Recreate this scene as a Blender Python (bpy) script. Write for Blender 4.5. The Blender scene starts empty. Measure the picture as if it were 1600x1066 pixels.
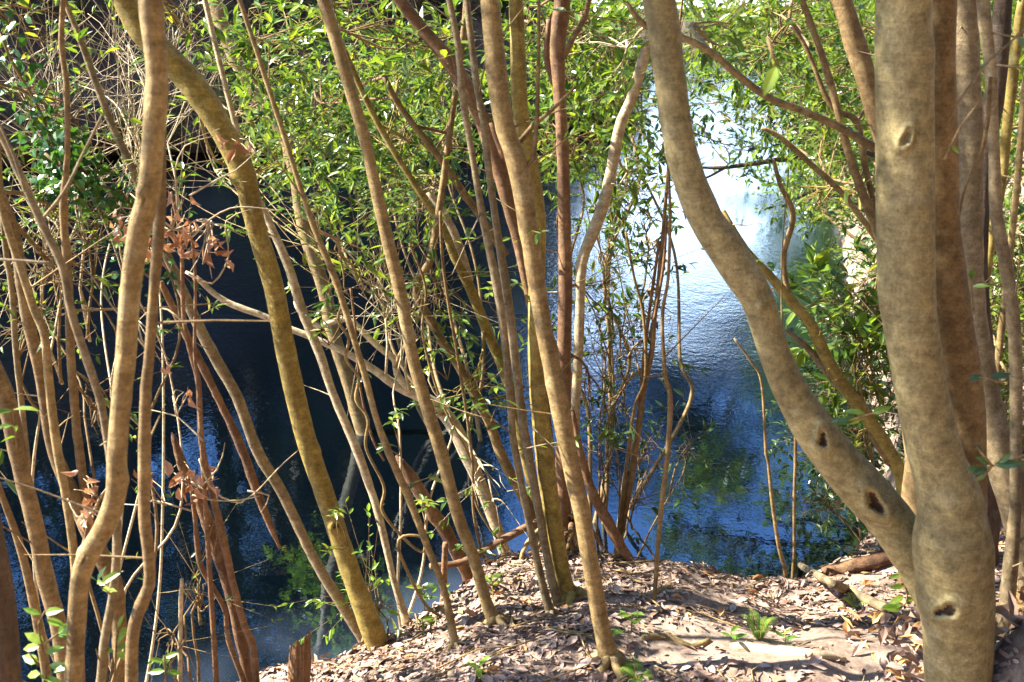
import bpy, math, random
import numpy as np
from mathutils import Vector, noise as mnoise

R = math.radians
rng = np.random.default_rng(7)
random.seed(7)
scene = bpy.context.scene
col = scene.collection

# ------------------------------------------------------------------ camera
CAM = np.array([0.0, 0.0, 3.4])
PITCH = R(18.0)
F = 1600 * 35.0 / 36.0
cam = bpy.data.cameras.new('camera')
cam.lens = 35.0
cam.sensor_width = 36.0
cam.clip_start = 0.05
cam.clip_end = 1500.0
cam.dof.use_dof = True
cam.dof.focus_distance = 4.6
cam.dof.aperture_fstop = 6.3
camo = bpy.data.objects.new('camera', cam)
camo.location = CAM
camo.rotation_euler = (R(90) - PITCH, 0, 0)
col.objects.link(camo)
scene.camera = camo

# ------------------------------------------------------------------ sky, sun, exposure
SUN_EL = R(43)
SUN_AZ = R(-82)          # clockwise from +Y: high, to the left and a little beyond the trees
SUN = np.array([math.sin(SUN_AZ) * math.cos(SUN_EL), math.cos(SUN_AZ) * math.cos(SUN_EL), math.sin(SUN_EL)])
world = bpy.data.worlds.new('World')
scene.world = world
world.use_nodes = True
wn = world.node_tree.nodes
sky = wn.new('ShaderNodeTexSky')
sky.sky_type = 'NISHITA'
sky.sun_disc = False
sky.sun_elevation = SUN_EL
sky.sun_rotation = SUN_AZ
sky.air_density = 1.0
sky.dust_density = .1
sky.ozone_density = 7.0
# bright broken cloud low round the whole horizon, blue above
wl = world.node_tree.links
tc = wn.new('ShaderNodeTexCoord'); sz_ = wn.new('ShaderNodeSeparateXYZ'); wl.new(tc.outputs['Generated'], sz_.inputs[0])
cb = wn.new('ShaderNodeMapRange'); cb.interpolation_type = 'SMOOTHSTEP'
for q_, v_ in enumerate((.37, .26, 0.0, 1.0)): cb.inputs[q_ + 1].default_value = v_
wl.new(sz_.outputs['Z'], cb.inputs[0])
cn = wn.new('ShaderNodeTexNoise'); cn.inputs['Scale'].default_value = 5.0; cn.inputs['Detail'].default_value = 5.0
cm_ = wn.new('ShaderNodeMapping'); cm_.inputs['Scale'].default_value = (1, 1, 2.6)
wl.new(tc.outputs['Generated'], cm_.inputs[0]); wl.new(cm_.outputs[0], cn.inputs['Vector'])
cr_ = wn.new('ShaderNodeMapRange'); cr_.interpolation_type = 'SMOOTHSTEP'
for q_, v_ in enumerate((.30, .52, 0.25, 1.0)): cr_.inputs[q_ + 1].default_value = v_
wl.new(cn.outputs[0], cr_.inputs[0])
cf = wn.new('ShaderNodeMath'); cf.operation = 'MULTIPLY'; wl.new(cb.outputs[0], cf.inputs[0]); wl.new(cr_.outputs[0], cf.inputs[1])
cx = wn.new('ShaderNodeMix'); cx.data_type = 'RGBA'
wl.new(cf.outputs[0], cx.inputs[0]); wl.new(sky.outputs[0], cx.inputs[6]); cx.inputs[7].default_value = (12, 12.4, 13.3, 1)
wl.new(cx.outputs[2], wn['Background'].inputs[0])
wn['Background'].inputs[1].default_value = 0.10
sl = bpy.data.lights.new('sun', 'SUN')
sl.energy = 5.0
sl.angle = R(0.6)
sl.color = (1.0, 0.94, 0.84)
so = bpy.data.objects.new('sun', sl)
so.rotation_euler = Vector(-SUN).to_track_quat('-Z', 'Y').to_euler()
so.location = (-20, 8, 30)
col.objects.link(so)
scene.view_settings.view_transform = 'Standard'
scene.view_settings.look = 'None'
scene.view_settings.exposure = 2.35
scene.view_settings.gamma = 1.0
scene.render.engine = 'CYCLES'
scene.cycles.use_denoising = True
scene.cycles.max_bounces = 7
scene.cycles.diffuse_bounces = 3
scene.cycles.glossy_bounces = 3
scene.cycles.transmission_bounces = 3
scene.cycles.transparent_max_bounces = 4
scene.cycles.caustics_reflective = False
scene.cycles.caustics_refractive = False
scene.cycles.sample_clamp_indirect = 6.0

# ------------------------------------------------------------------ geometry of the view
CP, SP = math.cos(PITCH), math.sin(PITCH)
def raydir(x, y):
    u = (x - 800.0) / F
    v = (533.0 - y) / F
    return np.array([u, CP + v * SP, -SP + v * CP])
def at(x, y, Y):
    d = raydir(x, y)
    return CAM + d * (Y / d[1])
def depth_scale(x, y, Y):
    d = raydir(x, y)
    return (Y / d[1]) / F          # metres per pixel at that point

def vnoise(x, y, seed=0):
    x = np.asarray(x, float); y = np.asarray(y, float)
    xi = np.floor(x).astype(np.int64); yi = np.floor(y).astype(np.int64)
    fx = x - xi; fy = y - yi
    fx = fx * fx * (3 - 2 * fx); fy = fy * fy * (3 - 2 * fy)
    def h(a, b):
        n = (a * 374761393 + b * 668265263 + seed * 974634211) & 0xffffffff
        n = ((n ^ (n >> 13)) * 1274126177) & 0xffffffff
        return ((n ^ (n >> 16)) & 0xffff) / 65535.0
    return (h(xi, yi) * (1 - fx) + h(xi + 1, yi) * fx) * (1 - fy) + (h(xi, yi + 1) * (1 - fx) + h(xi + 1, yi + 1) * fx) * fy
def sstep(a, b, x):
    t = np.clip((x - a) / (b - a), 0, 1)
    return t * t * (3 - 2 * t)
LX = [-12, -7, -3, -2, -1.4, -.79, -.55, -.39, -.06, .3, .63, 1.1, 1.6, 2.1, 3, 4, 6.5, 10, 16, 40]
LY = [-1, 1.0, 1.9, 2.4, 2.85, 3.32, 3.52, 3.68, 3.98, 4.03, 3.92, 3.87, 4.15, 4.67, 6.8, 10.5, 19.5, 35, 60, 120]
def ground_z(X, Y):
    X = np.asarray(X, float); Y = np.asarray(Y, float)
    lip = np.interp(X, LX, LY) + (vnoise(X * 3.1, Y * 0 + 5, 3) - .5) * .16
    s = lip - Y
    sp = np.clip(s, 0, None)
    sr = np.clip(sp, 0, 6.0)
    z = 1.05 + .22 * np.minimum(sr, 1.2) + .13 * np.clip(sr - 1.2, 0, None)
    w = X - 1.15 - .9 * np.clip(Y - 2.2, 0, None)
    z = z + .7 * sstep(-.25, .3, w) * sstep(8, 3.0, Y)
    z = z + .9 * sstep(2.6, 6.5, X) * sstep(.3, 3.0, s)
    drop = np.clip(-s, 0, None)
    z = z - 1.35 * drop - .9 * sstep(0, .25, drop) * .25
    z = z + (vnoise(X * 1.7, Y * 1.7, 1) - .5) * .12 + (vnoise(X * 6, Y * 6, 2) - .5) * .05 + (vnoise(X * 15, Y * 15, 4) - .5) * .018
    return np.maximum(z, -1.6)
def ray_ground(x, y):
    d = raydir(x, y)
    ts = np.arange(1.0, 12, .01)
    P = CAM + ts[:, None] * d
    below = P[:, 2] < ground_z(P[:, 0], P[:, 1])
    if not below.any():
        return None
    return P[int(np.argmax(below))]

# ------------------------------------------------------------------ materials
def new_mat(name):
    m = bpy.data.materials.new(name)
    m.use_nodes = True
    nt = m.node_tree
    return m, nt, nt.nodes, nt.links, nt.nodes['Principled BSDF']
def ramp(nodes, stops, interp='LINEAR'):
    r = nodes.new('ShaderNodeValToRGB')
    r.color_ramp.interpolation = interp
    el = r.color_ramp.elements
    while len(el) < len(stops):
        el.new(0.5)
    for e, (p, c) in zip(el, stops):
        e.position = p
        e.color = (*c, 1)
    return r
def pos_noise(nt, scale, detail=4, rough=.55, stretch=(1, 1, 1), dist=0.0):
    n, l = nt.nodes, nt.links
    g = n.new('ShaderNodeNewGeometry')
    mp = n.new('ShaderNodeMapping')
    mp.inputs['Scale'].default_value = stretch
    l.new(g.outputs['Position'], mp.inputs['Vector'])
    t = n.new('ShaderNodeTexNoise')
    t.inputs['Scale'].default_value = scale
    t.inputs['Detail'].default_value = detail
    t.inputs['Roughness'].default_value = rough
    t.inputs['Distortion'].default_value = dist
    l.new(mp.outputs[0], t.inputs['Vector'])
    return t
def mixc(nt, fac, a, b, blend='MIX'):
    m = nt.nodes.new('ShaderNodeMix')
    m.data_type = 'RGBA'
    m.blend_type = blend
    for sock, v in ((m.inputs[0], fac), (m.inputs[6], a), (m.inputs[7], b)):
        if isinstance(v, (int, float)):
            sock.default_value = v
        elif isinstance(v, tuple):
            sock.default_value = (*v, 1)
        else:
            nt.links.new(v, sock)
    return m.outputs[2]
def bark(name, c0, c1, lichen, lich_amt=.35, ring=.4, bump=.8, grain=(1, 1, 1), gs=38):
    m, nt, n, l, b = new_mat(name)
    big = pos_noise(nt, 5.0, 4, .6, (1, 1, .55))
    r0 = ramp(n, [(.33, c0), (.66, c1)])
    l.new(big.outputs[0], r0.inputs[0])
    fine = pos_noise(nt, gs, 6, .7, grain)
    rf = ramp(n, [(.3, (.52, .5, .47)), (.7, (1.28, 1.28, 1.28))])
    l.new(fine.outputs[0], rf.inputs[0])
    c = mixc(nt, 1.0, r0.outputs[0], rf.outputs[0], 'MULTIPLY')
    rings = pos_noise(nt, 9.0, 3, .6, (.35, .35, 5.0), .6)
    rr = ramp(n, [(.42, (.72, .68, .64)), (.52, (1, 1, 1)), (.7, (1.1, 1.1, 1.08))])
    l.new(rings.outputs[0], rr.inputs[0])
    c = mixc(nt, ring, c, mixc(nt, 1.0, c, rr.outputs[0], 'MULTIPLY'))
    li = pos_noise(nt, 11.0, 5, .62)
    rl = ramp(n, [(.56, (0, 0, 0)), (.63, (1, 1, 1))])
    l.new(li.outputs[0], rl.inputs[0])
    mu = n.new('ShaderNodeMath'); mu.operation = 'MULTIPLY'; mu.inputs[1].default_value = lich_amt
    l.new(rl.outputs[0], mu.inputs[0])
    c = mixc(nt, mu.outputs[0], c, lichen)
    micro = pos_noise(nt, 170, 8, .75, (1, 1, .7))
    rm_ = ramp(n, [(.3, (.58, .55, .52)), (.5, (1, 1, 1)), (.72, (1.3, 1.3, 1.3))])
    l.new(micro.outputs[0], rm_.inputs[0])
    c = mixc(nt, 1.0, c, rm_.outputs[0], 'MULTIPLY')
    wr = pos_noise(nt, 16, 5, .65, (.5, .5, 4.5), 1.2)
    rw = ramp(n, [(.44, (1, 1, 1)), (.485, (.62, .57, .52)), (.52, (1, 1, 1))])
    l.new(wr.outputs[0], rw.inputs[0])
    c = mixc(nt, .55, c, mixc(nt, 1.0, c, rw.outputs[0], 'MULTIPLY'))
    mot = pos_noise(nt, 21, 4, .6)
    rmo = ramp(n, [(.34, (.80, .79, .74)), (.5, (1, 1, 1)), (.66, (1.12, 1.1, 1.02))])
    l.new(mot.outputs[0], rmo.inputs[0])
    c = mixc(nt, 1.0, c, rmo.outputs[0], 'MULTIPLY')
    sp = pos_noise(nt, 95, 2, .5, (1, 1, .6))
    rs = ramp(n, [(.70, (1, 1, 1)), (.78, (.5, .44, .4))])
    l.new(sp.outputs[0], rs.inputs[0])
    c = mixc(nt, 1.0, c, rs.outputs[0], 'MULTIPLY')
    st = pos_noise(nt, 14, 4, .6, (1, 1, .09), .3)
    rt_ = ramp(n, [(.30, (.6, .55, .5)), (.40, (1, 1, 1))])
    l.new(st.outputs[0], rt_.inputs[0])
    c = mixc(nt, .7, c, mixc(nt, 1.0, c, rt_.outputs[0], 'MULTIPLY'))
    l.new(c, b.inputs['Base Color'])
    b.inputs['Roughness'].default_value = .72
    b.inputs['Specular IOR Level'].default_value = .3
    ad0 = n.new('ShaderNodeMath'); ad0.operation = 'ADD'
    l.new(fine.outputs[0], ad0.inputs[0]); l.new(rings.outputs[0], ad0.inputs[1])
    ad = n.new('ShaderNodeMath'); ad.operation = 'MULTIPLY_ADD'; ad.inputs[1].default_value = .8
    l.new(micro.outputs[0], ad.inputs[0]); l.new(ad0.outputs[0], ad.inputs[2])
    bp = n.new('ShaderNodeBump')
    bp.inputs['Strength'].default_value = bump
    bp.inputs['Distance'].default_value = .0026 if grain == (1, 1, 1) else .006
    l.new(ad.outputs[0], bp.inputs['Height'])
    l.new(bp.outputs[0], b.inputs['Normal'])
    return m
M = {}
M['olive'] = bark('bark_olive', (.24, .175, .042), (.36, .275, .072), (.42, .38, .18), .3)
M['tan'] = bark('bark_tan', (.24, .165, .07), (.37, .268, .115), (.46, .39, .22), .3)
M['brown'] = bark('bark_brown', (.185, .122, .052), (.295, .20, .09), (.38, .30, .15), .3)
M['red'] = bark('bark_reddish', (.16, .085, .045), (.27, .155, .078), (.34, .25, .14), .25, .3, .9)
M['grey'] = bark('bark_grey', (.205, .155, .085), (.32, .248, .142), (.43, .38, .25), .3)
M['pale'] = bark('bark_pale', (.45, .36, .22), (.58, .48, .32), (.62, .56, .42), .35)
M['dark'] = bark('bark_dark_rough', (.055, .038, .026), (.14, .09, .055), (.22, .2, .13), .25, .1, 1.0, (1, 1, .14), 60)
M['dead'] = bark('dead_wood', (.11, .055, .028), (.31, .17, .08), (.40, .27, .16), .4, .1, 1.0, (1, 1, .2), 70)
M['greenbark'] = bark('bark_smooth_green', (.235, .188, .085), (.32, .268, .130), (.42, .39, .26), .2, .15, .7)
m, nt, n, l, b = new_mat('rotten_hollow')
b.inputs['Base Color'].default_value = (.075, .04, .025, 1)
b.inputs['Roughness'].default_value = .9
M['hollow'] = m

def leaf_mat(name, stops, trans=.32, rough=.32, spec=.5, tcol=None):
    m, nt, n, l, b = new_mat(name)
    a = n.new('ShaderNodeAttribute')
    a.attribute_name = 'tint'
    r = ramp(n, stops)
    l.new(a.outputs['Fac'], r.inputs[0])
    l.new(r.outputs[0], b.inputs['Base Color'])
    b.inputs['Roughness'].default_value = rough
    b.inputs['Specular IOR Level'].default_value = spec
    if trans > 0:
        t = n.new('ShaderNodeBsdfTranslucent')
        tc = mixc(nt, 1.0, r.outputs[0], tcol or (1.9, 1.75, .7), 'MULTIPLY')
        l.new(tc, t.inputs['Color'])
        mx = n.new('ShaderNodeMixShader')
        mx.inputs[0].default_value = trans
        l.new(b.outputs[0], mx.inputs[1]); l.new(t.outputs[0], mx.inputs[2])
        l.new(mx.outputs[0], n['Material Output'].inputs['Surface'])
    return m
M['leaf'] = leaf_mat('leaf_evergreen', [(0, (.034, .075, .016)), (.35, (.07, .14, .022)), (.7, (.13, .21, .03)), (.93, (.21, .28, .036)), (1, (.33, .28, .04))], .4, .32)
M['leafdark'] = leaf_mat('leaf_dark_glossy', [(0, (.022, .05, .018)), (.6, (.045, .09, .028)), (1, (.08, .14, .035))], .22, .25, .6)
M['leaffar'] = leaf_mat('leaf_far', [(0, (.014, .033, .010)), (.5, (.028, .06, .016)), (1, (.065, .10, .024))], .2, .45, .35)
M['leafyoung'] = leaf_mat('leaf_young_bright', [(0, (.10, .21, .03)), (.6, (.16, .30, .04)), (1, (.26, .36, .05))], .4, .35)
M['ivy'] = leaf_mat('leaf_ivy', [(0, (.02, .07, .012)), (.6, (.04, .13, .02)), (1, (.09, .2, .03))], .3, .28)
M['dryleaf'] = leaf_mat('leaf_dry_orange', [(0, (.26, .11, .045)), (.5, (.46, .25, .135)), (1, (.60, .40, .28))], .3, .6, .3, (1.2, 1.0, .8))
M['litter'] = leaf_mat('leaf_litter', [(0, (.12, .072, .05)), (.25, (.22, .14, .098)), (.55, (.35, .24, .18)), (.85, (.46, .345, .275)), (.93, (.40, .19, .08)), (1, (.54, .33, .13))], 0, .62, .3)

# soil with small crumbs and stains
m, nt, n, l, b = new_mat('forest_soil')
t1 = pos_noise(nt, 2.3, 5, .6); t2 = pos_noise(nt, 42, 6, .75)
r1 = ramp(n, [(.35, (.19, .13, .09)), (.65, (.34, .25, .185))])
l.new(t1.outputs[0], r1.inputs[0])
r2 = ramp(n, [(.32, (.5, .46, .42)), (.55, (1, 1, 1)), (.75, (1.45, 1.4, 1.35))])
l.new(t2.outputs[0], r2.inputs[0])
l.new(mixc(nt, 1.0, r1.outputs[0], r2.outputs[0], 'MULTIPLY'), b.inputs['Base Color'])
b.inputs['Roughness'].default_value = .95
bp = n.new('ShaderNodeBump'); bp.inputs['Strength'].default_value = 1.0; bp.inputs['Distance'].default_value = .006
l.new(t2.outputs[0], bp.inputs['Height']); l.new(bp.outputs[0], b.inputs['Normal'])
M['soil'] = m
m, nt, n, l, b = new_mat('far_bank_litter')
t1 = pos_noise(nt, .7, 5, .6); t2 = pos_noise(nt, 9, 6, .75)
r1 = ramp(n, [(.35, (.065, .040, .028)), (.65, (.135, .09, .063))])
l.new(t1.outputs[0], r1.inputs[0])
r2 = ramp(n, [(.35, (.4, .36, .34)), (.55, (1, 1, 1)), (.72, (1.6, 1.5, 1.45))])
l.new(t2.outputs[0], r2.inputs[0])
l.new(mixc(nt, 1.0, r1.outputs[0], r2.outputs[0], 'MULTIPLY'), b.inputs['Base Color'])
b.inputs['Roughness'].default_value = .95
bp = n.new('ShaderNodeBump'); bp.inputs['Strength'].default_value = 1.0; bp.inputs['Distance'].default_value = .05
l.new(t2.outputs[0], bp.inputs['Height']); l.new(bp.outputs[0], b.inputs['Normal'])
M['farbank'] = m

m, nt, n, l, b = new_mat('dark_blocker_slope')  # darkened in place of forest shade, so the added slope bounces little light
t1 = pos_noise(nt, 1.2, 5, .6)
r1 = ramp(n, [(.35, (.022, .016, .010)), (.65, (.060, .046, .026))])
l.new(t1.outputs[0], r1.inputs[0]); l.new(r1.outputs[0], b.inputs['Base Color'])
b.inputs['Roughness'].default_value = .95
M['blocker_slope'] = m
# pond water: murky dark blue body under a rippled mirror surface
m, nt, n, l, b = new_mat('pond_water')
wpatch = pos_noise(nt, .22, 2, .5)
rp = ramp(n, [(.38, (.12, .12, .12)), (.62, (1, 1, 1))])
l.new(wpatch.outputs[0], rp.inputs[0])
w1 = pos_noise(nt, 12.0, 2, .5, (1, .8, 1), .4)
w2 = pos_noise(nt, 26.0, 2, .5)
w3 = pos_noise(nt, 2.2, 2, .5)
a1 = n.new('ShaderNodeMath'); a1.operation = 'MULTIPLY_ADD'; a1.inputs[1].default_value = .5
l.new(w2.outputs[0], a1.inputs[0]); l.new(w1.outputs[0], a1.inputs[2])
a2 = n.new('ShaderNodeMath'); a2.operation = 'MULTIPLY_ADD'; a2.inputs[1].default_value = 1.2
l.new(w3.outputs[0], a2.inputs[0]); l.new(a1.outputs[0], a2.inputs[2])
gp = n.new('ShaderNodeNewGeometry'); sx = n.new('ShaderNodeSeparateXYZ'); l.new(gp.outputs['Position'], sx.inputs[0])
mr = n.new('ShaderNodeMapRange'); mr.interpolation_type = 'SMOOTHSTEP'
for q_, v_ in enumerate((6.5, 11.0, .10, 1.0)): mr.inputs[q_ + 1].default_value = v_
l.new(sx.outputs['Y'], mr.inputs[0])
lee = n.new('ShaderNodeMath'); lee.operation = 'MULTIPLY'
l.new(rp.outputs[0], lee.inputs[0]); l.new(mr.outputs[0], lee.inputs[1])
mu = n.new('ShaderNodeMath'); mu.operation = 'MULTIPLY'
l.new(a2.outputs[0], mu.inputs[0]); l.new(lee.outputs[0], mu.inputs[1])
bp = n.new('ShaderNodeBump'); bp.inputs['Strength'].default_value = 1.0; bp.inputs['Distance'].default_value = .009
l.new(mu.outputs[0], bp.inputs['Height'])
df = n.new('ShaderNodeBsdfDiffuse'); df.inputs['Color'].default_value = (.0006, .0016, .0034, 1)
gl = n.new('ShaderNodeBsdfGlossy'); gl.inputs['Roughness'].default_value = .015; gl.inputs['Color'].default_value = (.58, .77, 1, 1)
fr = n.new('ShaderNodeFresnel'); fr.inputs['IOR'].default_value = 2.8
l.new(bp.outputs[0], gl.inputs['Normal']); l.new(bp.outputs[0], fr.inputs['Normal'])
# hazy sun glow over the murky shallows, painted into the diffuse colour
haze_glow = n.new('ShaderNodeVectorMath'); haze_glow.operation = 'DOT_PRODUCT'; haze_glow.inputs[1].default_value = (-.85, 1, 0)
l.new(gp.outputs['Position'], haze_glow.inputs[0])
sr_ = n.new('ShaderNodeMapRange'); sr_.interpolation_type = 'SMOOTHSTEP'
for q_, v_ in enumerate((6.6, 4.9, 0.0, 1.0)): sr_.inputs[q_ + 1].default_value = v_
l.new(haze_glow.outputs['Value'], sr_.inputs[0])
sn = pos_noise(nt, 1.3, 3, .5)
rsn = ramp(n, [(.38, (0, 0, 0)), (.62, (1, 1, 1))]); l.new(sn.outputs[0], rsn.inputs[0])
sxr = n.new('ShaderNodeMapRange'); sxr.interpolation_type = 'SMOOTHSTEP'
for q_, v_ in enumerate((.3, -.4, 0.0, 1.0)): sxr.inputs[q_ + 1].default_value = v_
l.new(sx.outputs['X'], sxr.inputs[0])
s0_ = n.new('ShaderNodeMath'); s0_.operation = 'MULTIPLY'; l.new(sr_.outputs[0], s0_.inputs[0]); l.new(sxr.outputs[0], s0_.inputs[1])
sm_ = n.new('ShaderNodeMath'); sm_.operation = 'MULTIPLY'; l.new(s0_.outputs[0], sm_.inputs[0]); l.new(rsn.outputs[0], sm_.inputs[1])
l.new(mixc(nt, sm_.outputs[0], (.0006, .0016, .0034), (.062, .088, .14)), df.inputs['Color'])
mx = n.new('ShaderNodeMixShader')
l.new(fr.outputs[0], mx.inputs[0]); l.new(df.outputs[0], mx.inputs[1]); l.new(gl.outputs[0], mx.inputs[2])
l.new(mx.outputs[0], n['Material Output'].inputs['Surface'])
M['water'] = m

# ------------------------------------------------------------------ mesh helpers
class MB:
    """collects verts, faces, face materials and a tint per face, built as one mesh"""
    def __init__(s):
        s.v = []; s.f3 = []; s.f4 = []; s.m3 = []; s.m4 = []; s.t3 = []; s.t4 = []; s.n = 0
    def add(s, v, f3=None, f4=None, mat=0, tint=None):
        s.v.append(np.asarray(v, float))
        for f, F_, M_, T_ in ((f3, s.f3, s.m3, s.t3), (f4, s.f4, s.m4, s.t4)):
            if f is None or len(f) == 0:
                continue
            f = np.asarray(f, np.int64)
            F_.append(f + s.n)
            M_.append(np.full(len(f), mat, np.int32))
            T_.append(np.full(len(f), .5 if tint is None else tint, float) if tint is None or np.ndim(tint) == 0 else np.asarray(tint, float))
        s.n += len(s.v[-1])
    def mesh(s, name, mats, smooth=()):
        me = bpy.data.meshes.new(name)
        V = np.concatenate(s.v)
        f3 = np.concatenate(s.f3) if s.f3 else np.zeros((0, 3), np.int64)
        f4 = np.concatenate(s.f4) if s.f4 else np.zeros((0, 4), np.int64)
        me.vertices.add(len(V)); me.vertices.foreach_set('co', V.astype(np.float32).ravel())
        nl = f3.size + f4.size
        me.loops.add(nl)
        me.loops.foreach_set('vertex_index', np.concatenate([f3.ravel(), f4.ravel()]).astype(np.int32))
        nf = len(f3) + len(f4)
        me.polygons.add(nf)
        st = np.concatenate([np.arange(len(f3)) * 3, f3.size + np.arange(len(f4)) * 4]).astype(np.int32)
        me.polygons.foreach_set('loop_start', st)
        mi = np.concatenate((s.m3 + s.m4) or [np.zeros(0, np.int32)]).astype(np.int32)
        for mm in mats:
            me.materials.append(M[mm])
        me.polygons.foreach_set('material_index', mi)
        me.polygons.foreach_set('use_smooth', np.isin(mi, list(smooth)))
        at_ = me.attributes.new('tint', 'FLOAT', 'FACE')
        at_.data.foreach_set('value', np.concatenate((s.t3 + s.t4) or [np.zeros(0)]).astype(np.float32))
        me.update(calc_edges=True)
        return me
    def build(s, name, mats, parent=None, smooth=()):
        return link(name, s.mesh(name, mats, smooth), parent)
def link(name, me, parent=None):
    o = bpy.data.objects.new(name, me)
    col.objects.link(o)
    if parent is not None:
        o.parent = parent
    return o
def tag(o, label=None, cat=None, group=None, kind=None):
    if label: o['label'] = label
    if cat: o['category'] = cat
    if group: o['group'] = group
    if kind: o['kind'] = kind
    return o
def thing(name, label, cat, group=None):
    o = bpy.data.objects.new(name, None)
    o.empty_display_size = .1
    col.objects.link(o)
    return tag(o, label, cat, group)

def spline(P, r, step):
    P = np.asarray(P, float); r = np.asarray(r, float)
    Q = np.vstack([2 * P[0] - P[1], P, 2 * P[-1] - P[-2]])
    out = []; rad = []
    for i in range(len(P) - 1):
        p0, p1, p2, p3 = Q[i:i + 4]
        k = max(1, int(np.linalg.norm(p2 - p1) / step))
        for t in np.arange(k) / k:
            out.append(.5 * (2 * p1 + (p2 - p0) * t + (2 * p0 - 5 * p1 + 4 * p2 - p3) * t * t + (3 * p1 - p0 - 3 * p2 + p3) * t ** 3))
            rad.append(r[i] + (r[i + 1] - r[i]) * (t * t * (3 - 2 * t)))
    out.append(P[-1]); rad.append(r[-1])
    return np.array(out), np.array(rad)
def tube_arrays(C, r, sides, rough=0.0, seed=0, cap=True):
    C = np.asarray(C, float); nC = len(C)
    T = np.gradient(C, axis=0) if nC > 2 else np.tile(C[-1] - C[0], (nC, 1))
    T /= np.linalg.norm(T, axis=1)[:, None] + 1e-9
    a = np.array([1, 0, 0.]) if abs(T[0][0]) < .8 else np.array([0, 1., 0])
    U = np.zeros_like(C)
    u = a - T[0] * a.dot(T[0]); u /= np.linalg.norm(u)
    for i in range(nC):
        u = u - T[i] * u.dot(T[i]); u /= np.linalg.norm(u) + 1e-9
        U[i] = u
    W = np.cross(T, U)
    th = np.arange(sides) / sides * 2 * np.pi
    rr = np.repeat(r[:, None], sides, 1)
    if rough > 0:
        cum = np.concatenate([[0], np.cumsum(np.linalg.norm(np.diff(C, axis=0), axis=1))])
        s = cum[:, None]; tt = th[None, :]
        sd = seed * 1.7
        amp = 0
        base = r[:, None].mean()
        for k, (fz, ft, am) in enumerate(((.6, 1, .5), (1.7, 2, .4), (4.5, 3, .28), (11, 5, .14))):
            ph = sd + k * 2.1
            amp = amp + am * np.sin(s * fz / max(base, .02) * .11 + ph + np.sin(s * 3.1 + ph)) * np.sin(ft * tt + ph * 3 + s * fz * .8)
        n1 = vnoise(s / max(base, .015) * .8 + sd * 7, np.cos(tt) * 1.4 + 10, seed + 11) + vnoise(s / max(base, .015) * .8 + sd, np.sin(tt) * 1.4 + 20, seed + 12) - 1
        rr = rr * (1 + rough * (.6 * amp + .9 * n1))
    if rough > 0 and nC > 12:
        cum = np.concatenate([[0], np.cumsum(np.linalg.norm(np.diff(C, axis=0), axis=1))])
        rl = np.random.default_rng(seed + 100)
        for _ in range(int(cum[-1] / .22)):
            s0 = rl.uniform(0, cum[-1]); a0 = rl.uniform(0, 6.28); rb = r[min(nC - 1, int(np.searchsorted(cum, s0)))]
            da = np.angle(np.exp(1j * (th[None, :] - a0))); dz = (cum[:, None] - s0) / (rb * rl.uniform(.5, 1.2))
            rr = rr + rb * rl.uniform(.06, .30) * (1 if rough > .045 else .3) * np.exp(-(da / .5) ** 2 - dz ** 2)
    V = C[:, None, :] + rr[:, :, None] * (np.cos(th)[None, :, None] * U[:, None, :] + np.sin(th)[None, :, None] * W[:, None, :])
    V = V.reshape(-1, 3)
    i = np.arange(nC - 1)[:, None] * sides; j = np.arange(sides)[None, :]; j2 = (j + 1) % sides
    f4 = np.stack([i + j, i + j2, i + sides + j2, i + sides + j], -1).reshape(-1, 4)
    f3 = []
    if cap:
        V = np.vstack([V, C[0], C[-1]])
        c0, c1 = nC * sides, nC * sides + 1
        jj = np.arange(sides); j3 = (jj + 1) % sides
        f3 = np.concatenate([np.stack([j3, jj, np.full(sides, c0)], 1), np.stack([jj + (nC - 1) * sides, j3 + (nC - 1) * sides, np.full(sides, c1)], 1)])
    return V, f3, f4
def add_tube(mb, P, r, sides=8, step=.05, rough=0.0, seed=0, mat=0):
    C, rr = spline(P, r, step)
    V, f3, f4 = tube_arrays(C, rr, sides, rough, seed)
    mb.add(V, f3, f4, mat)
    return C, rr
def norm(a):
    return a / (np.linalg.norm(a, axis=-1, keepdims=True) + 1e-9)
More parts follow.
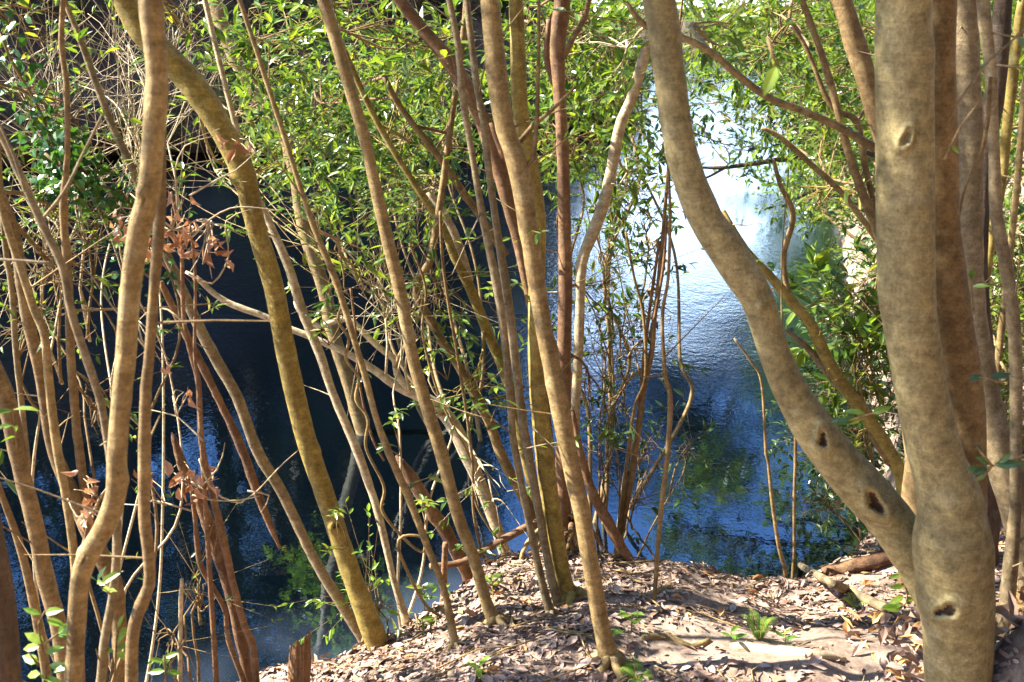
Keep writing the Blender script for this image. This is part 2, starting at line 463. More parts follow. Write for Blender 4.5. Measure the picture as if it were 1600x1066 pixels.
def add_leaves(mb, P, D, N, L, W, tint, mat=1, lod=1, fold=.25, droop=.15, curl=0.0):
    P = np.asarray(P, float); D = norm(np.asarray(D, float)); N = np.asarray(N, float)
    if len(P) == 0: return
    N = norm(N - D * (N * D).sum(1, keepdims=True))
    S = np.cross(D, N)
    L = np.asarray(L)[:, None]; W = np.asarray(W)[:, None]
    k = len(P)
    if np.ndim(droop) == 0: droop = np.full(k, droop)
    dr = droop[:, None]
    if lod == 0:
        vs = [P, P + D * L * .45 + S * W * .5 + N * W * fold * .5, P + D * L - N * L * dr, P + D * L * .45 - S * W * .5 + N * W * fold * .5]
        V = np.stack(vs, 1).reshape(-1, 3)
        o = np.arange(k)[:, None] * 4
        f3 = np.concatenate([o + [0, 1, 2], o + [0, 2, 3]], 1).reshape(-1, 3)
        mb.add(V, f3, None, mat, np.repeat(tint, 2))
    else:
        up = N * W * fold * .5
        m1 = P + D * L * .30 - N * L * dr * .08
        m2 = P + D * L * .66 - N * L * dr * .42
        vs = [P, m1 + S * W * .45 + up, m1, m1 - S * W * .45 + up, m2 + S * W * .40 + up + N * W * curl, m2, m2 - S * W * .40 + up + N * W * curl, P + D * L - N * L * dr]
        V = np.stack(vs, 1).reshape(-1, 3)
        o = np.arange(k)[:, None] * 8
        f3 = np.concatenate([o + [0, 1, 2], o + [0, 2, 3], o + [4, 7, 5], o + [5, 7, 6]], 1).reshape(-1, 3)
        f4 = np.concatenate([o + [1, 4, 5, 2], o + [2, 5, 6, 3]], 1).reshape(-1, 4)
        n0 = mb.n
        mb.add(V, f3, None, mat, np.repeat(tint, 4))
        mb.n -= len(V)
        mb.add(np.zeros((0, 3)), None, f4, mat, np.repeat(tint, 2))
        mb.n += len(V)
def rvec(k):
    return norm(rng.normal(size=(k, 3)))
UP = np.array([0, 0, 1.])
DENS = 1.65

def twigs_with_leaves(mb, starts, dirs, lens, per, size, lod=1, tmat=0, lmat=1, bare=.0, rad=.0022, tints=(0, 1), aspect=.34):
    """thin twigs; leaves alternate along the outer part, a loose whorl at the tip"""
    LP, LD, LN = [], [], []
    for s, d, ln in zip(starts, dirs, lens):
        d = d / (np.linalg.norm(d) + 1e-9)
        bend = rng.normal(size=3) * .22 + UP * .12
        p1 = s + d * ln * .5 + bend * ln * .12
        p2 = s + d * ln + bend * ln * .35
        V, f3, f4 = tube_arrays(np.array([s, p1, p2]), np.array([rad * 1.5, rad, rad * .5]), 3, cap=False)
        mb.add(V, None, f4, tmat)
        if rng.random() < bare:
            continue
        k = max(2, int(per * rng.uniform(.6, 1.3)))
        ts = np.concatenate([rng.uniform(.25, .9, k // 2), np.full(k - k // 2, 1.0) - rng.uniform(0, .08, k - k // 2)])
        P = (1 - ts)[:, None] ** 2 * s + 2 * ((1 - ts) * ts)[:, None] * p1 + (ts ** 2)[:, None] * p2
        ax = norm((p2 - p1)[None])[0]
        side = rng.normal(size=(k, 3)); side -= ax * (side @ ax)[:, None]; side = norm(side)
        side[:, 2] *= .55
        D = ax * rng.uniform(.35, 1.0, k)[:, None] + side * rng.uniform(.6, 1.0, k)[:, None]
        LP.append(P); LD.append(D)
        LN.append(np.tile(UP, (k, 1)) + rng.normal(size=(k, 3)) * .45)
    if LP:
        P = np.concatenate(LP); k = len(P)
        L = size * rng.uniform(.45, 1.4, k)
        add_leaves(mb, P, np.concatenate(LD), np.concatenate(LN), L, L * aspect * rng.uniform(.85, 1.15, k),
                   tints[0] + (tints[1] - tints[0]) * rng.beta(1.5, 1.4, k), lmat, lod, .3, rng.uniform(.0, .3, k))
def limb_path(a, b, sag=.1, k=5):
    a = np.asarray(a, float); b = np.asarray(b, float)
    L = np.linalg.norm(b - a)
    off = rng.normal(size=3) * L * .08 + UP * L * sag
    t = np.linspace(0, 1, k)[:, None]
    P = a + (b - a) * t + off * np.sin(t * np.pi) + np.concatenate([[[0, 0, 0]], rng.normal(size=(k - 2, 3)) * L * .025, [[0, 0, 0]]])
    return P
def blob(mb, anchor, c, rad, nt, per, size, lod=1, r0=.012, sub=7, bare=.1, tints=(0, 1), tw=(.18, .4), aspect=.34):
    """limb from anchor to a foliage mass centred at c with radii rad"""
    if lod: nt = int(nt * DENS); sub = int(sub * 1.5)
    c = np.asarray(c, float); rad = np.asarray(rad, float)
    main = limb_path(anchor, c, .06, 6)
    r0 = r0 * (.7 if lod else 1)
    add_tube(mb, main, np.linspace(r0, r0 * .45, 6), 6, .12)
    starts, dirs = [], []
    for _ in range(sub):
        a = main[rng.integers(2, 6)]
        e = c + rvec(1)[0] * rad * rng.uniform(.45, .95)
        P = limb_path(a, e, .05, 5)
        add_tube(mb, P, np.linspace(r0 * .5, r0 * .18, 5), 4, .15)
        k = max(1, nt // sub)
        t = rng.uniform(.25, 1, k) * 3.999
        i = t.astype(int); f = (t - i)[:, None]
        starts.append(P[i] * (1 - f) + P[np.minimum(i + 1, 4)] * f)
        dd = norm((e - a)[None]) * .6 + rng.normal(size=(k, 3)) * .75 + UP * .1
        dirs.append(dd)
    S = np.concatenate(starts); Dd = norm(np.concatenate(dirs))
    twigs_with_leaves(mb, S, Dd, rng.uniform(tw[0], tw[1], len(S)), per, size * (.95 if lod else 1), lod, 0, 1, bare, max(.0012, size * .016), tints, aspect)

# ================================================================== SETTING
# near bank
xs = np.concatenate([np.arange(-9, -2.2, .16), np.arange(-2.2, 3.2, .04), np.arange(3.2, 16, .2)])
ys = np.concatenate([np.arange(-4, 1.2, .2), np.arange(1.2, 5.4, .04), np.arange(5.4, 20, .25)])
gx, gy = np.meshgrid(xs, ys)
gz = ground_z(gx, gy)
nx, ny = len(xs), len(ys)
i = (np.arange(ny - 1)[:, None] * nx + np.arange(nx - 1)[None, :])
mb = MB()
mb.add(np.stack([gx, gy, gz], -1).reshape(-1, 3), None, np.stack([i, i + 1, i + nx + 1, i + nx], -1).reshape(-1, 4))
ground = tag(mb.build('ground', ['soil'], None, (0,)), 'brown forest soil of the near bank above the pond', kind='structure')

# bare unseen slope behind the camera, added to block sky fill on the trunks
hx = np.arange(-60, 61, 1.5); hs = np.arange(0, 46, 1.5)
HX, HS = np.meshgrid(hx, hs)
HY = -3.2 - HS - np.clip(-HX - 4, 0, None) * .75 + np.clip(HX - 6, 0, None) * .9
HZ = 1.5 + HS * 1.45 + (vnoise(HX * .3, HS * .3, 61) - .5) * 2.4 * np.clip(HS / 4, 0, 1)
i = (np.arange(len(hs) - 1)[:, None] * len(hx) + np.arange(len(hx) - 1)[None, :]); w_ = len(hx)
mb = MB(); mb.add(np.stack([HX, HY, HZ], -1).reshape(-1, 3), None, np.stack([i, i + w_, i + w_ + 1, i + 1], -1).reshape(-1, 4))
tag(mb.build('sky_blocker', ['blocker_slope'], None, (0,)), 'unseen dark slope added behind the camera to block sky light', kind='structure')

# water
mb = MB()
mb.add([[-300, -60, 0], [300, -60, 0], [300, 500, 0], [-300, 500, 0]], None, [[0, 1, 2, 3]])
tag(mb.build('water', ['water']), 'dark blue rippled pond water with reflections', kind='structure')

# far banks as strips: undercut lip, then a steep litter slope
def strip(name, label, shore, profile, mat, seed):
    shore = np.asarray(shore, float)
    C, _ = spline(np.c_[shore, np.zeros(len(shore))], np.zeros(len(shore)), 0.6)
    T = norm(np.gradient(C, axis=0)); Nn = np.stack([-T[:, 1], T[:, 0], T[:, 2] * 0], 1)
    pf = np.array(profile, float)
    dist = []
    for (a, b) in zip(pf[:-1], pf[1:]):
        k = max(1, int(np.linalg.norm(b - a) / .7))
        for t in np.arange(k) / k: dist.append(a + (b - a) * t)
    dist.append(pf[-1]); dist = np.array(dist)
    V = C[:, None, :] + Nn[:, None, :] * dist[None, :, 0:1]
    V[:, :, 2] = dist[None, :, 1]
    X, Y = V[:, :, 0], V[:, :, 1]
    amp = np.clip(dist[None, :, 0] * .25, 0, 1.6)
    V[:, :, 2] += (vnoise(X * .25, Y * .25, seed) - .5) * 2.2 * amp + (vnoise(X * 1.1, Y * 1.1, seed + 1) - .5) * .55 * np.clip(amp, .15, 1)
    sh = (vnoise(C[:, 0] * .9, C[:, 1] * .9, seed + 2) - .5) * 1.4
    V += (Nn * sh[:, None])[:, None, :]
    a, b_ = V.shape[:2]
    i = (np.arange(a - 1)[:, None] * b_ + np.arange(b_ - 1)[None, :])
    mb = MB()
    mb.add(V.reshape(-1, 3), None, np.stack([i, i + b_, i + b_ + 1, i + 1], -1).reshape(-1, 4))
    o = tag(mb.build(name, [mat], None, (0,)), label, kind='structure')
    return C, Nn
LEFT = [(-60, -6), (-42, 8), (-27, 17.5), (-15, 23), (-7, 26), (-1, 28.5), (3, 33), (5.5, 45), (6, 65), (8, 84)]
PROF = [(1.6, -1.5), (1.0, .1), (.45, .22), (.2, .5), (.5, .95), (2, 2.1), (6, 5.2), (16, 12), (40, 22), (70, 24)]
LC, LN_ = strip('far_bank', 'steep leaf-littered bank across the pond', LEFT, PROF, 'farbank', 31)
ENDS = [(4, 84), (14, 92), (30, 97), (60, 100)]
EC, EN_ = strip('end_bank', 'low wooded bank at the far end of the pond', ENDS, [(0, -1), (.5, .4), (4, 1.2), (30, 2.5), (90, 4)], 'farbank', 47)
RIGHT = [(70, 90), (34, 75), (17, 55), (11, 35), (7.6, 20), (5.6, 13.5)]
RC, RN_ = strip('side_bank', 'wooded bank along the pond beside the path', RIGHT, [(0, -1.2), (.3, .3), (1.5, .9), (8, 2.8), (30, 7), (60, 9)], 'farbank', 53)

# ================================================================== TREES TRACED ON THE BANK
def trace(pts, Yb, lean=0.0, yaw=0.0, root=True, top=None, flare=1.0):
    """pixel path (x, y, width) from top to base, standing at distance Yb, leaning away with height"""
    zb = at(pts[-1][0], pts[-1][1], Yb)[2]
    P, r = [], []
    for x, y, w in pts:
        d = raydir(x, y); s = d[2] / d[1]
        Y = (Yb + lean * (CAM[2] - zb)) / (1 - lean * s)
        p = CAM + d * (Y / d[1])
        P.append(p); r.append(w * .5 * np.linalg.norm(p - CAM) / np.linalg.norm(d) / F * 1.0)
    P = np.array(P); r = np.array(r)
    if root:
        # carry the stem down into the bank
        d = norm((P[-1] - P[-3])[None])[0] * .6 + np.array([0, 0, -.5])
        d = d / np.linalg.norm(d)
        q = P[-1].copy(); ext = []
        for _ in range(60):
            q = q + d * .06
            ext.append(q.copy())
            if q[2] < ground_z(q[0], q[1]) - .10: break
        ext = np.array(ext)
        idx = np.unique(np.linspace(0, len(ext) - 1, min(4, len(ext))).astype(int))
        P = np.vstack([P, ext[idx]])
        r = np.concatenate([r, r[-1] * np.linspace(1.15, 1.75 * flare, len(idx))])
    if top is not None:
        # carry the stem up, turning towards the light, to height top
        d = norm((P[0] - P[1])[None])[0]
        q = P[0].copy(); ext = []; rr = []
        h0 = q[2]; rad = r[0]
        while q[2] < top and len(ext) < 40:
            d = norm((d * .88 + UP * .10 + rng.normal(size=3) * .06)[None])[0]
            if d[2] < .35: d[2] = .35; d = d / np.linalg.norm(d)
            q = q + d * .35
            ext.append(q.copy()); rr.append(rad * (1 - .72 * (q[2] - h0) / max(.1, top - h0)))
        if ext:
            P = np.vstack([np.array(ext)[::-1], P]); r = np.concatenate([np.array(rr)[::-1], r])
    return P, np.maximum(r, .0025)
def stem_mesh(name, P, r, mat, parent, sides=None, rough=.10, seed=0, knots=(), dense=False):
    mx = float(r.max())
    sides = sides or (88 if dense else 24 if mx > .035 else 14 if mx > .012 else 8)
    step = .008 if dense else max(.02, min(.05, mx * .9))
    C, rr = spline(P, r, step)
    V, f3, f4 = tube_arrays(C, rr, sides, rough, seed)
    hollow = np.zeros(len(V), bool)
    for (kx, ky, kr, depth, ax) in knots:
        d = raydir(kx, ky); d = d / np.linalg.norm(d)
        rel = V - CAM
        al = rel @ d
        off = np.linalg.norm(rel - al[:, None] * d, axis=1)
        cand = np.where(off < .02)[0]
        if len(cand) == 0: continue
        c = V[cand[np.argmin(al[cand])]]
        k = V - c
        front = (k @ d) < kr * 1.3
        k = k - d * (k @ d)[:, None]
        a2 = np.array([math.cos(ax), 0, math.sin(ax)]); a2 = a2 - d * a2.dot(d); a2 /= np.linalg.norm(a2)
        b2 = np.cross(a2, d)
        q = np.sqrt(((k @ a2) / kr) ** 2 + ((k @ b2) / (kr * .5)) ** 2)
        q = q + .16 * np.sin(3 * np.arctan2(k @ b2, k @ a2) + kx)
        sel = front & (q < 2.6)
        rim = np.exp(-((q - 1.15) / .55) ** 2) * kr * .38
        pit = -sstep(.85, .35, q) * depth
        V[sel] -= d * (rim + pit)[sel][:, None]
        hollow |= front & (q < .8) & (depth > .01)
    mb = MB()
    hf = hollow[f4].all(1)
    mb.add(V, f3, f4[~hf], 0)
    if hf.any():
        mb.n -= len(V); mb.add(np.zeros((0, 3)), None, f4[hf], 1); mb.n += len(V)
    o = mb.build(name, [mat, 'hollow'] if hf.any() else [mat], parent, (0, 1))
    return o
def top_crown(mb, P, r, nclump, spread, size=.085, per=9, h=1.6):
    """crown round the upper end of a stem"""
    tip = P[0]
    for _ in range(nclump):
        hi = np.where(P[:, 2] > 4.1)[0]
        a = P[int(rng.choice(hi))] if len(hi) else P[0]
        e = tip + np.array([rng.normal() * spread, rng.normal() * spread, rng.uniform(-.6, 1.0) * h])
        blob(mb, a, e, np.array([.75, .75, .5]) * rng.uniform(.8, 1.25), 26, per, size, 0, min(.016, r[0] * .8 + .004), 5, .05)
TREES = {}
def tree(name, label, pts, Yb, mat, lean=.12, cat='tree', group=None, top=None, clumps=0, spread=1.2, stems=(), knots=(), dense=False, root=True, rough=.10, blobs=(), leaf='leaf', part='trunk', flare=1.0, shade_clumps=()):
    rooted = Yb is None
    if Yb is None:
        g = ray_ground(pts[-1][0], pts[-1][1]); Yb = g[1] + .01
    t = thing(name, label, cat, group)
    P, r = trace(pts, Yb, lean, top=top, root=root, flare=flare)
    sd = len(TREES) + 1
    if rooted and cat == 'tree':
        ib = int(np.argmin(np.abs(P[:, 2] - (ground_z(P[:, 0], P[:, 1]) + .02)) + (np.arange(len(P)) < len(P) - 6) * 9))
        for q in range(5):
            a_ = q / 5 * 6.28 + rng.uniform(-.4, .4); L_ = r[ib] * rng.uniform(1.8, 3.6)
            dd_ = np.array([math.cos(a_), math.sin(a_), 0]); b0 = P[ib] + dd_ * r[ib] * .45
            b0[2] = ground_z(b0[0], b0[1]) + r[ib] * .9
            m1_ = P[ib] + dd_ * (r[ib] + L_ * .35); m1_[2] = ground_z(m1_[0], m1_[1]) + r[ib] * .02
            e_ = P[ib] + dd_ * (r[ib] + L_); e_[2] = ground_z(e_[0], e_[1]) - .02
            mb = MB(); add_tube(mb, np.array([b0, m1_, e_]), np.array([.55, .40, .15]) * r[ib], 9, .012, .12, q + sd)
            mb.build('root', [mat], t, (0,))
    stem_mesh(part, P, r, mat, t, rough=rough, seed=sd, knots=knots, dense=dense)
    allP = [P]
    extra = shade_clumps
    for st in stems:
        p2, y2, m2 = st[:3]
        nm = st[3] if len(st) > 3 else 'stem'
        kw = st[4] if len(st) > 4 else {}
        Q, q = trace(p2, y2, kw.get('lean', lean), top=kw.get('top'), root=kw.get('root', False))
        stem_mesh(nm, Q, q, m2, t, rough=rough, seed=sd + 40 + len(allP), knots=kw.get('knots', ()), dense=kw.get('dense', False))
        allP.append(Q)
    if clumps or blobs:
        mb = MB()
        if not dense:
            C_, r_ = spline(P, r, .06)
            ok = np.where((C_[:, 2] < 4.2) & (C_[:, 2] > 1.7))[0]
            if len(ok) > 4:
                ii = rng.choice(ok, min(len(ok), 9), replace=False)
                twigs_with_leaves(mb, C_[ii], rng.normal(size=(len(ii), 3)) * [1, .8, .5] + UP * .35, rng.uniform(.08, .4, len(ii)), 5, .05, 1, 0, 1, .6, .0024)
        if clumps: top_crown(mb, P, r, clumps, spread)
        for c_ in extra:  # leaf clumps added above the view to shade the big trunk
            blob(mb, P[min(1, len(P) - 1)], np.array(c_), np.array([.6, .6, .4]), 46, 9, .085, 0, .012, 7, .05)
        A = np.vstack(allP)
        for bl in blobs:
            bx, by, bY, rx, ry, nt, per, size = bl[:8]
            kw = bl[8] if len(bl) > 8 else {}
            c = at(bx, by, bY); sc = depth_scale(bx, by, bY)
            rad = np.array([rx * sc, kw.get('rd', (rx + ry) * .5 * sc), ry * sc])
            an = A[np.argmin(np.linalg.norm(A - (c + np.array([0, 0, .25])), axis=1))]
            blob(mb, an, c, rad, nt, per, size, 1, kw.get('r0', .011), kw.get('sub', 7), kw.get('bare', .12), kw.get('tints', (0, 1)), kw.get('tw', (.15, .36)), kw.get('aspect', .34))
        mb.build('crown', [mat, leaf], t, (0,))
    TREES[name + str(len(TREES))] = (P, r)
    return t, P, r

# --- slim trees in the middle of the bank
tree('slim_tree', 'smooth tan tree with a swollen elbow, rooted alone on the sunlit litter', [(764,-10,30),(775,101,32),(781,152,31),(790,203,31),(812,270,34),(826,360,29),(851,519,27),(872,620,30),(888,705,27),(909,803,27),(921,872,26),(939,975,26),(953,1038,33)], None, 'tan', .10, top=9, clumps=3,
     stems=[([(766,192,5),(776,215,11),(790,245,16)], 3.05, 'red', 'broken_stub', {}), ([(900,135,4),(862,172,6),(832,198,8),(812,222,9)], 3.05, 'brown', 'branch', {}), ([(842,0,5),(841,120,6),(838,200,7),(832,250,8),(818,265,9)], 3.0, 'brown', 'branch', {})])
tree('slim_tree', 'straight olive tree just behind the elbowed tan tree', [(806,-10,22),(809,67,24),(813,169,25),(828,253,25),(840,350,25),(838,450,26),(838,552,26),(842,620,27),(851,710,29),(863,803,28),(881,906,26),(892,942,34)], None, 'olive', .10, top=9.5, clumps=3)
tree('slim_tree', 'thin grey pole tree, first of a close pair beside the olive tree', [(700,-10,10),(715,67,11),(723,152,11),(737,236,10),(758,360,12),(777,451,14),(791,552,12),(799,654,11),(805,705,11),(824,803,12),(846,906,12),(861,962,15)], None, 'grey', .10, top=9, clumps=2)
tree('slim_tree', 'thin grey pole tree touching the foot of the olive tree', [(728,-10,10),(743,118,11),(757,203,11),(764,270,11),(776,355,12),(791,451,14),(804,552,14),(816,654,14),(825,705,14),(843,803,13),(862,906,13),(874,952,16)], None, 'grey', .11, top=9, clumps=2)
tree('slim_tree', 'long straight tan tree leaning out over the pond above two fallen logs', [(503,-10,21),(526,67,20),(546,135,20),(566,203,19),(582,270,18),(602,360,20),(624,451,20),(643,552,19),(662,620,20),(689,708,20),(714,803,20),(740,872,18),(759,940,18),(775,978,27)], None, 'tan', .16, top=9.5, clumps=2,
     blobs=[(690,80,4.6,70,60,26,8,.075), (560,60,5.2,80,55,26,8,.075)])
tree('slim_tree', 'thin wavy tree twined with a vine on the litter bank', [(440,200,8),(485,340,9),(527,445,11),(550,519,10),(570,586,10),(588,654,10),(608,708,12),(642,786,12),(668,855,11),(694,923,11),(712,1012,14)], None, 'tan', .14, top=8, clumps=1,
     blobs=[(560,445,4.0,45,70,16,7,.06,{'bare':.3})])
tree('slim_tree', 'tan tree with pale stretch above, rooted at the bank edge beside its thin companion', [(330,-10,22),(362,80,22),(395,140,21),(425,185,19),(445,215,19),(460,270,18),(477,360,22),(506,451,21),(520,519,22),(541,586,21),(561,654,22),(578,705,26),(605,803,26),(622,872,27),(643,960,28)], None, 'tan', .18, top=9.5, clumps=2,
     blobs=[(420,150,4.8,90,80,40,8,.075), (520,410,4.2,40,50,14,7,.07), (450,60,5.0,80,60,34,8,.075)])
tree('slim_tree', 'thin pale tree pressed against the tan tree at the bank edge', [(372,210,9),(395,290,10),(422,350,12),(451,418,14),(472,485,15),(499,552,15),(522,620,13),(558,705,14),(591,803,12),(615,906,10),(632,962,13)], 3.62, 'pale', .16, top=8, clumps=1)
tree('curved_tree', 'stout yellow-olive tree leaning far out over the water, thick at the top', [(190,-8,38),(225,52,40),(270,98,42),(308,142,42),(348,205,38),(382,275,36),(400,355,31),(428,451,31),(447,552,31),(470,654,31),(484,704,31),(518,803,30),(552,906,31),(586,996,37)], 3.42, 'olive', .10, top=9, clumps=1, dense=True, rough=.06,
     knots=[(527,830,.02,.012,.3)], blobs=[(300,60,4.6,70,60,22,7,.065), (420,260,4.6,50,40,16,7,.06)])
tree('slim_tree', 'long thin brown tree crossing behind the stout olive tree at its foot', [(97,-10,8),(125,60,10),(150,130,11),(175,195,11),(205,260,12),(240,350,13),(270,420,15),(315,519,17),(342,570,17),(370,620,17),(403,707,17),(440,769,16),(490,872,16),(531,940,16),(571,1006,16)], 3.5, 'grey', .08, top=9, clumps=1)
# --- multi-stemmed trees behind the litter bank
tree('forked_tree', 'bleached white tree with long bare limbs reaching over the dark water', [(640,608,12),(677,630,20),(705,660,22),(725,700,24),(755,769,20),(780,837,18),(795,889,18),(803,920,21)], 4.25, 'pale', .1,
     stems=[([(290,425,5),(307,434,8),(337,461,9),(367,478,10),(415,495,10),(448,512,10),(482,525,11),(536,549,11),(580,575,12),(620,603,15),(660,622,18),(690,645,20)], 4.3, 'pale', 'branch', {'lean': .05}),
            ([(462,470,8),(469,485,11),(496,509,9),(530,500,9),(550,502,9),(580,532,9),(600,549,10),(617,563,11),(621,585,11),(640,612,13)], 4.3, 'pale', 'branch', {}),
            ([(628,480,4),(640,520,5),(622,560,7),(618,575,9)], 4.3, 'brown', 'branch', {})],
     blobs=[(770,780,3.9,32,30,8,7,.05,{'bare':.3}), (640,510,4.4,40,40,12,6,.05,{'bare':.4})])
tree('slim_tree', 'brown crooked tree with a kinked elbow beside the bleached tree', [(690,300,10),(681,357,12),(671,411,12),(652,438,13),(651,461,13),(674,502,14),(694,539,14),(715,569,14),(742,617,15),(765,660,16),(779,700,16),(795,735,17),(820,780,18),(840,830,18),(855,890,18)], 4.25, 'brown', .1, top=8, clumps=2,
     blobs=[(660,330,5.2,70,60,34,8,.07), (700,470,4.5,55,60,20,8,.062), (640,250,6,80,70,44,8,.075)])
tree('slim_tree', 'olive slanting tree passing behind the grey pole pair', [(655,300,10),(693,357,12),(711,404,14),(735,451,16),(759,512,16),(782,566,16),(800,620,16),(815,690,15),(835,780,15),(850,880,16)], 4.35, 'olive', .1, top=8, clumps=2, stems=[([(670,300,10),(705,355,13),(722,400,14),(732,440,15)],4.55,'pale','stem',{})],
     blobs=[(740,610,4.2,50,60,14,8,.055), (590,330,6.5,70,60,40,8,.075), (610,190,6.5,110,80,70,8,.08)])
tree('reddish_tree', 'reddish-brown bent tree, widest near the top, behind the elbowed tan tree', [(660,45,20),(705,100,25),(740,160,28),(770,230,26),(790,300,24),(806,360,20),(822,440,15),(840,520,15),(850,620,15),(860,720,16),(868,820,17),(872,890,19)], 4.2, 'red', .08, top=8, clumps=2, rough=.16,
     stems=[([(600,120,9),(620,159,10),(647,196,10),(674,230,11),(701,267,12),(728,307,13),(748,334,13),(790,400,14)], 4.5, 'brown', 'branch', {'lean':0})],
     blobs=[(560,150,6.5,100,70,60,8,.08), (700,230,5.6,60,60,30,8,.075), (500,260,7,110,60,70,8,.08)])
tree('reddish_tree', 'upright reddish-brown tree forking at the top, rooted among tangled roots', [(880,-10,24),(872,51,24),(874,135,20),(879,236,19),(882,350,20),(884,450,22),(882,550,22),(882,650,22),(880,750,23),(882,830,26),(885,880,32)], 4.05, 'red', .06, top=8.5, clumps=3, rough=.16,
     stems=[([(922,-8,8),(912,30,9),(895,60,10),(880,90,11)], 4.3, 'brown', 'branch', {'lean':0}), ([(858,30,9),(854,90,10),(866,130,11)], 4.3, 'red', 'branch', {'lean':0})],
     blobs=[(900,120,5.4,90,80,50,8,.075), (850,60,5.6,80,60,40,8,.075), (940,480,4.7,50,80,18,8,.06), (920,620,4.4,50,70,14,8,.055), (900,250,5.2,60,60,26,8,.07)])
tree('curved_tree', 'pale curved tree leaning inward with sunlit bark above the thin stems', [(1022,30,12),(1012,68,16),(998,118,17),(985,159,17),(971,189,18),(961,236,18),(951,287,17),(937,338,18),(914,394,17),(907,434,16),(905,520,16),(900,620,15),(897,720,15),(895,800,16),(893,870,20)], 4.2, 'pale', .06, top=8, clumps=2, rough=.14,
     blobs=[(960,80,5.0,80,70,44,8,.07), (990,300,5.2,50,60,20,8,.062), (950,420,4.9,40,60,12,8,.055), (1000,180,5.6,60,60,36,8,.07)])
# --- thin saplings over the bright water
tree('sapling', 'slender bare sapling with a single kink, rooted by a short stick', [(1040,210,4),(1046,300,5),(1047,350,5),(1044,434,5),(1035,495,6),(1039,586,7),(1047,617,8),(1044,700,8),(1034,786,8),(1028,855,7),(1022,945,7)], None, 'brown', .04, cat='sapling', top=4.5, clumps=1)
tree('sapling', 'dark clump of thin stems splayed from one foot at the lip of the bank', [(1037,350,6),(1028,451,7),(1022,502,8),(1018,552,9),(1006,607,9),(995,688,10),(983,762,12),(969,834,12)], 4.2, 'brown', .04, cat='sapling', top=4.2,
     stems=[([(1030,377,5),(1015,485,5),(1008,540,6),(1004,580,6),(998,660,7)], 4.22, 'red', 'stem', {}), ([(978,363,4),(991,434,4),(1005,492,5),(1008,586,6),(991,637,6),(981,710,6),(970,800,7),(966,840,7)], 4.18, 'brown', 'stem', {}), ([(1042,340,4),(1036,420,5),(1022,500,5)], 4.2, 'red', 'stem', {})],
     blobs=[(985,560,4.5,50,70,9,8,.05), (1030,480,4.6,60,60,6,8,.045,{'bare':.3}), (960,640,4.4,50,60,9,8,.05), (1000,400,4.7,50,50,7,8,.045)], leaf='leafdark')
tree('sapling', 'hair-thin bent sapling by the seedlings at the water edge', [(1147,529,3),(1174,566,4),(1190,600,4),(1197,710,5),(1200,720,5),(1207,786,6),(1217,855,6),(1226,888,7)], 3.92, 'tan', .0, cat='sapling')
tree('sapling', 'straight hair-thin sapling standing close to the big leaning trunk', [(1240,640,4),(1243,700,5),(1241,780,5),(1241,862,5)], 4.05, 'brown', .0, cat='sapling', top=2.6)
# --- the big tree beside the camera, three stems from one foot
tree('big_tree', 'largest smooth-barked tree with a knotted stem leaning far over the water', [(1412,-10,84),(1412,101,84),(1414,236,86),(1415,360,86),(1420,485,82),(1441,620,78),(1462,710,82),(1485,786,98),(1488,855,118),(1492,923,114),(1497,992,104),(1497,1066,98),(1498,1110,104)], 2.15, 'greenbark', .03, top=8, clumps=6, spread=1.6, dense=True, rough=.035,
     knots=[(1478,968,.034,.022,.2), (1424,228,.022,.006,1.2)],
     stems=[([(1028,-10,51),(1044,101,49),(1058,203,48),(1074,270,50),(1100,336,53),(1128,380,56),(1158,425,57),(1182,465,52),(1197,510,48),(1213,560,49),(1238,615,54),(1268,665,64),(1305,715,68),(1340,755,72),(1380,800,72),(1415,848,70),(1445,900,66),(1470,960,60)], 2.32, 'greenbark', 'leaning_stem', {'dense': True, 'lean': .06, 'top': 7, 'knots': [(1293,697,.028,.016,1.7), (1376,792,.038,.02,2.2), (1215,480,.02,.004,.4)]}),
            ([(1472,-10,46),(1468,100,48),(1470,236,52),(1472,360,54),(1485,485,62),(1500,580,62),(1510,650,56),(1514,720,50),(1518,790,46),(1512,850,46),(1505,930,46)], 2.27, 'brown', 'stem', {'top': 6.5}),
            ([(978,3,7),(1008,40,10),(1062,57,10),(1110,81,11),(1150,115,11),(1200,152,11),(1261,176,11),(1311,199,12),(1372,233,13),(1440,262,14)], 2.75, 'brown', 'branch', {'lean': 0})],
     blobs=[(1120,70,3.4,70,50,14,7,.06,{'bare':.3})])
# --- behind and beside the big tree
tree('slim_tree', 'brown tree slanting down behind the largest tree', [(1288,-60,30),(1315,0,30),(1335,67,33),(1357,135,32),(1374,195,26),(1390,270,25),(1402,400,26),(1412,520,27),(1422,640,28),(1430,720,30)], 3.7, 'brown', .1, top=6, clumps=3)
tree('slim_tree', 'thin knuckled brown tree over the water near the leafy thicket', [(1240,-30,9),(1261,20,10),(1298,132,12),(1325,236,12),(1352,314,14),(1369,358,14),(1400,450,15),(1425,560,16),(1440,690,17)], 4.2, 'brown', .08, top=5, clumps=2,
     stems=[([(1233,30,6),(1262,80,7),(1290,150,8),(1310,175,9),(1338,190,10),(1352,260,10),(1368,330,10),(1390,420,12)], 4.3, 'brown', 'stem', {})],
     blobs=[(1230,60,6.0,80,70,50,8,.075), (1290,120,6.5,70,80,50,8,.075), (1240,200,6.8,90,55,50,8,.07), (1330,250,6.2,60,70,36,8,.07), (1180,40,7.0,80,60,44,8,.08), (1330,40,5.8,60,50,26,8,.075)])
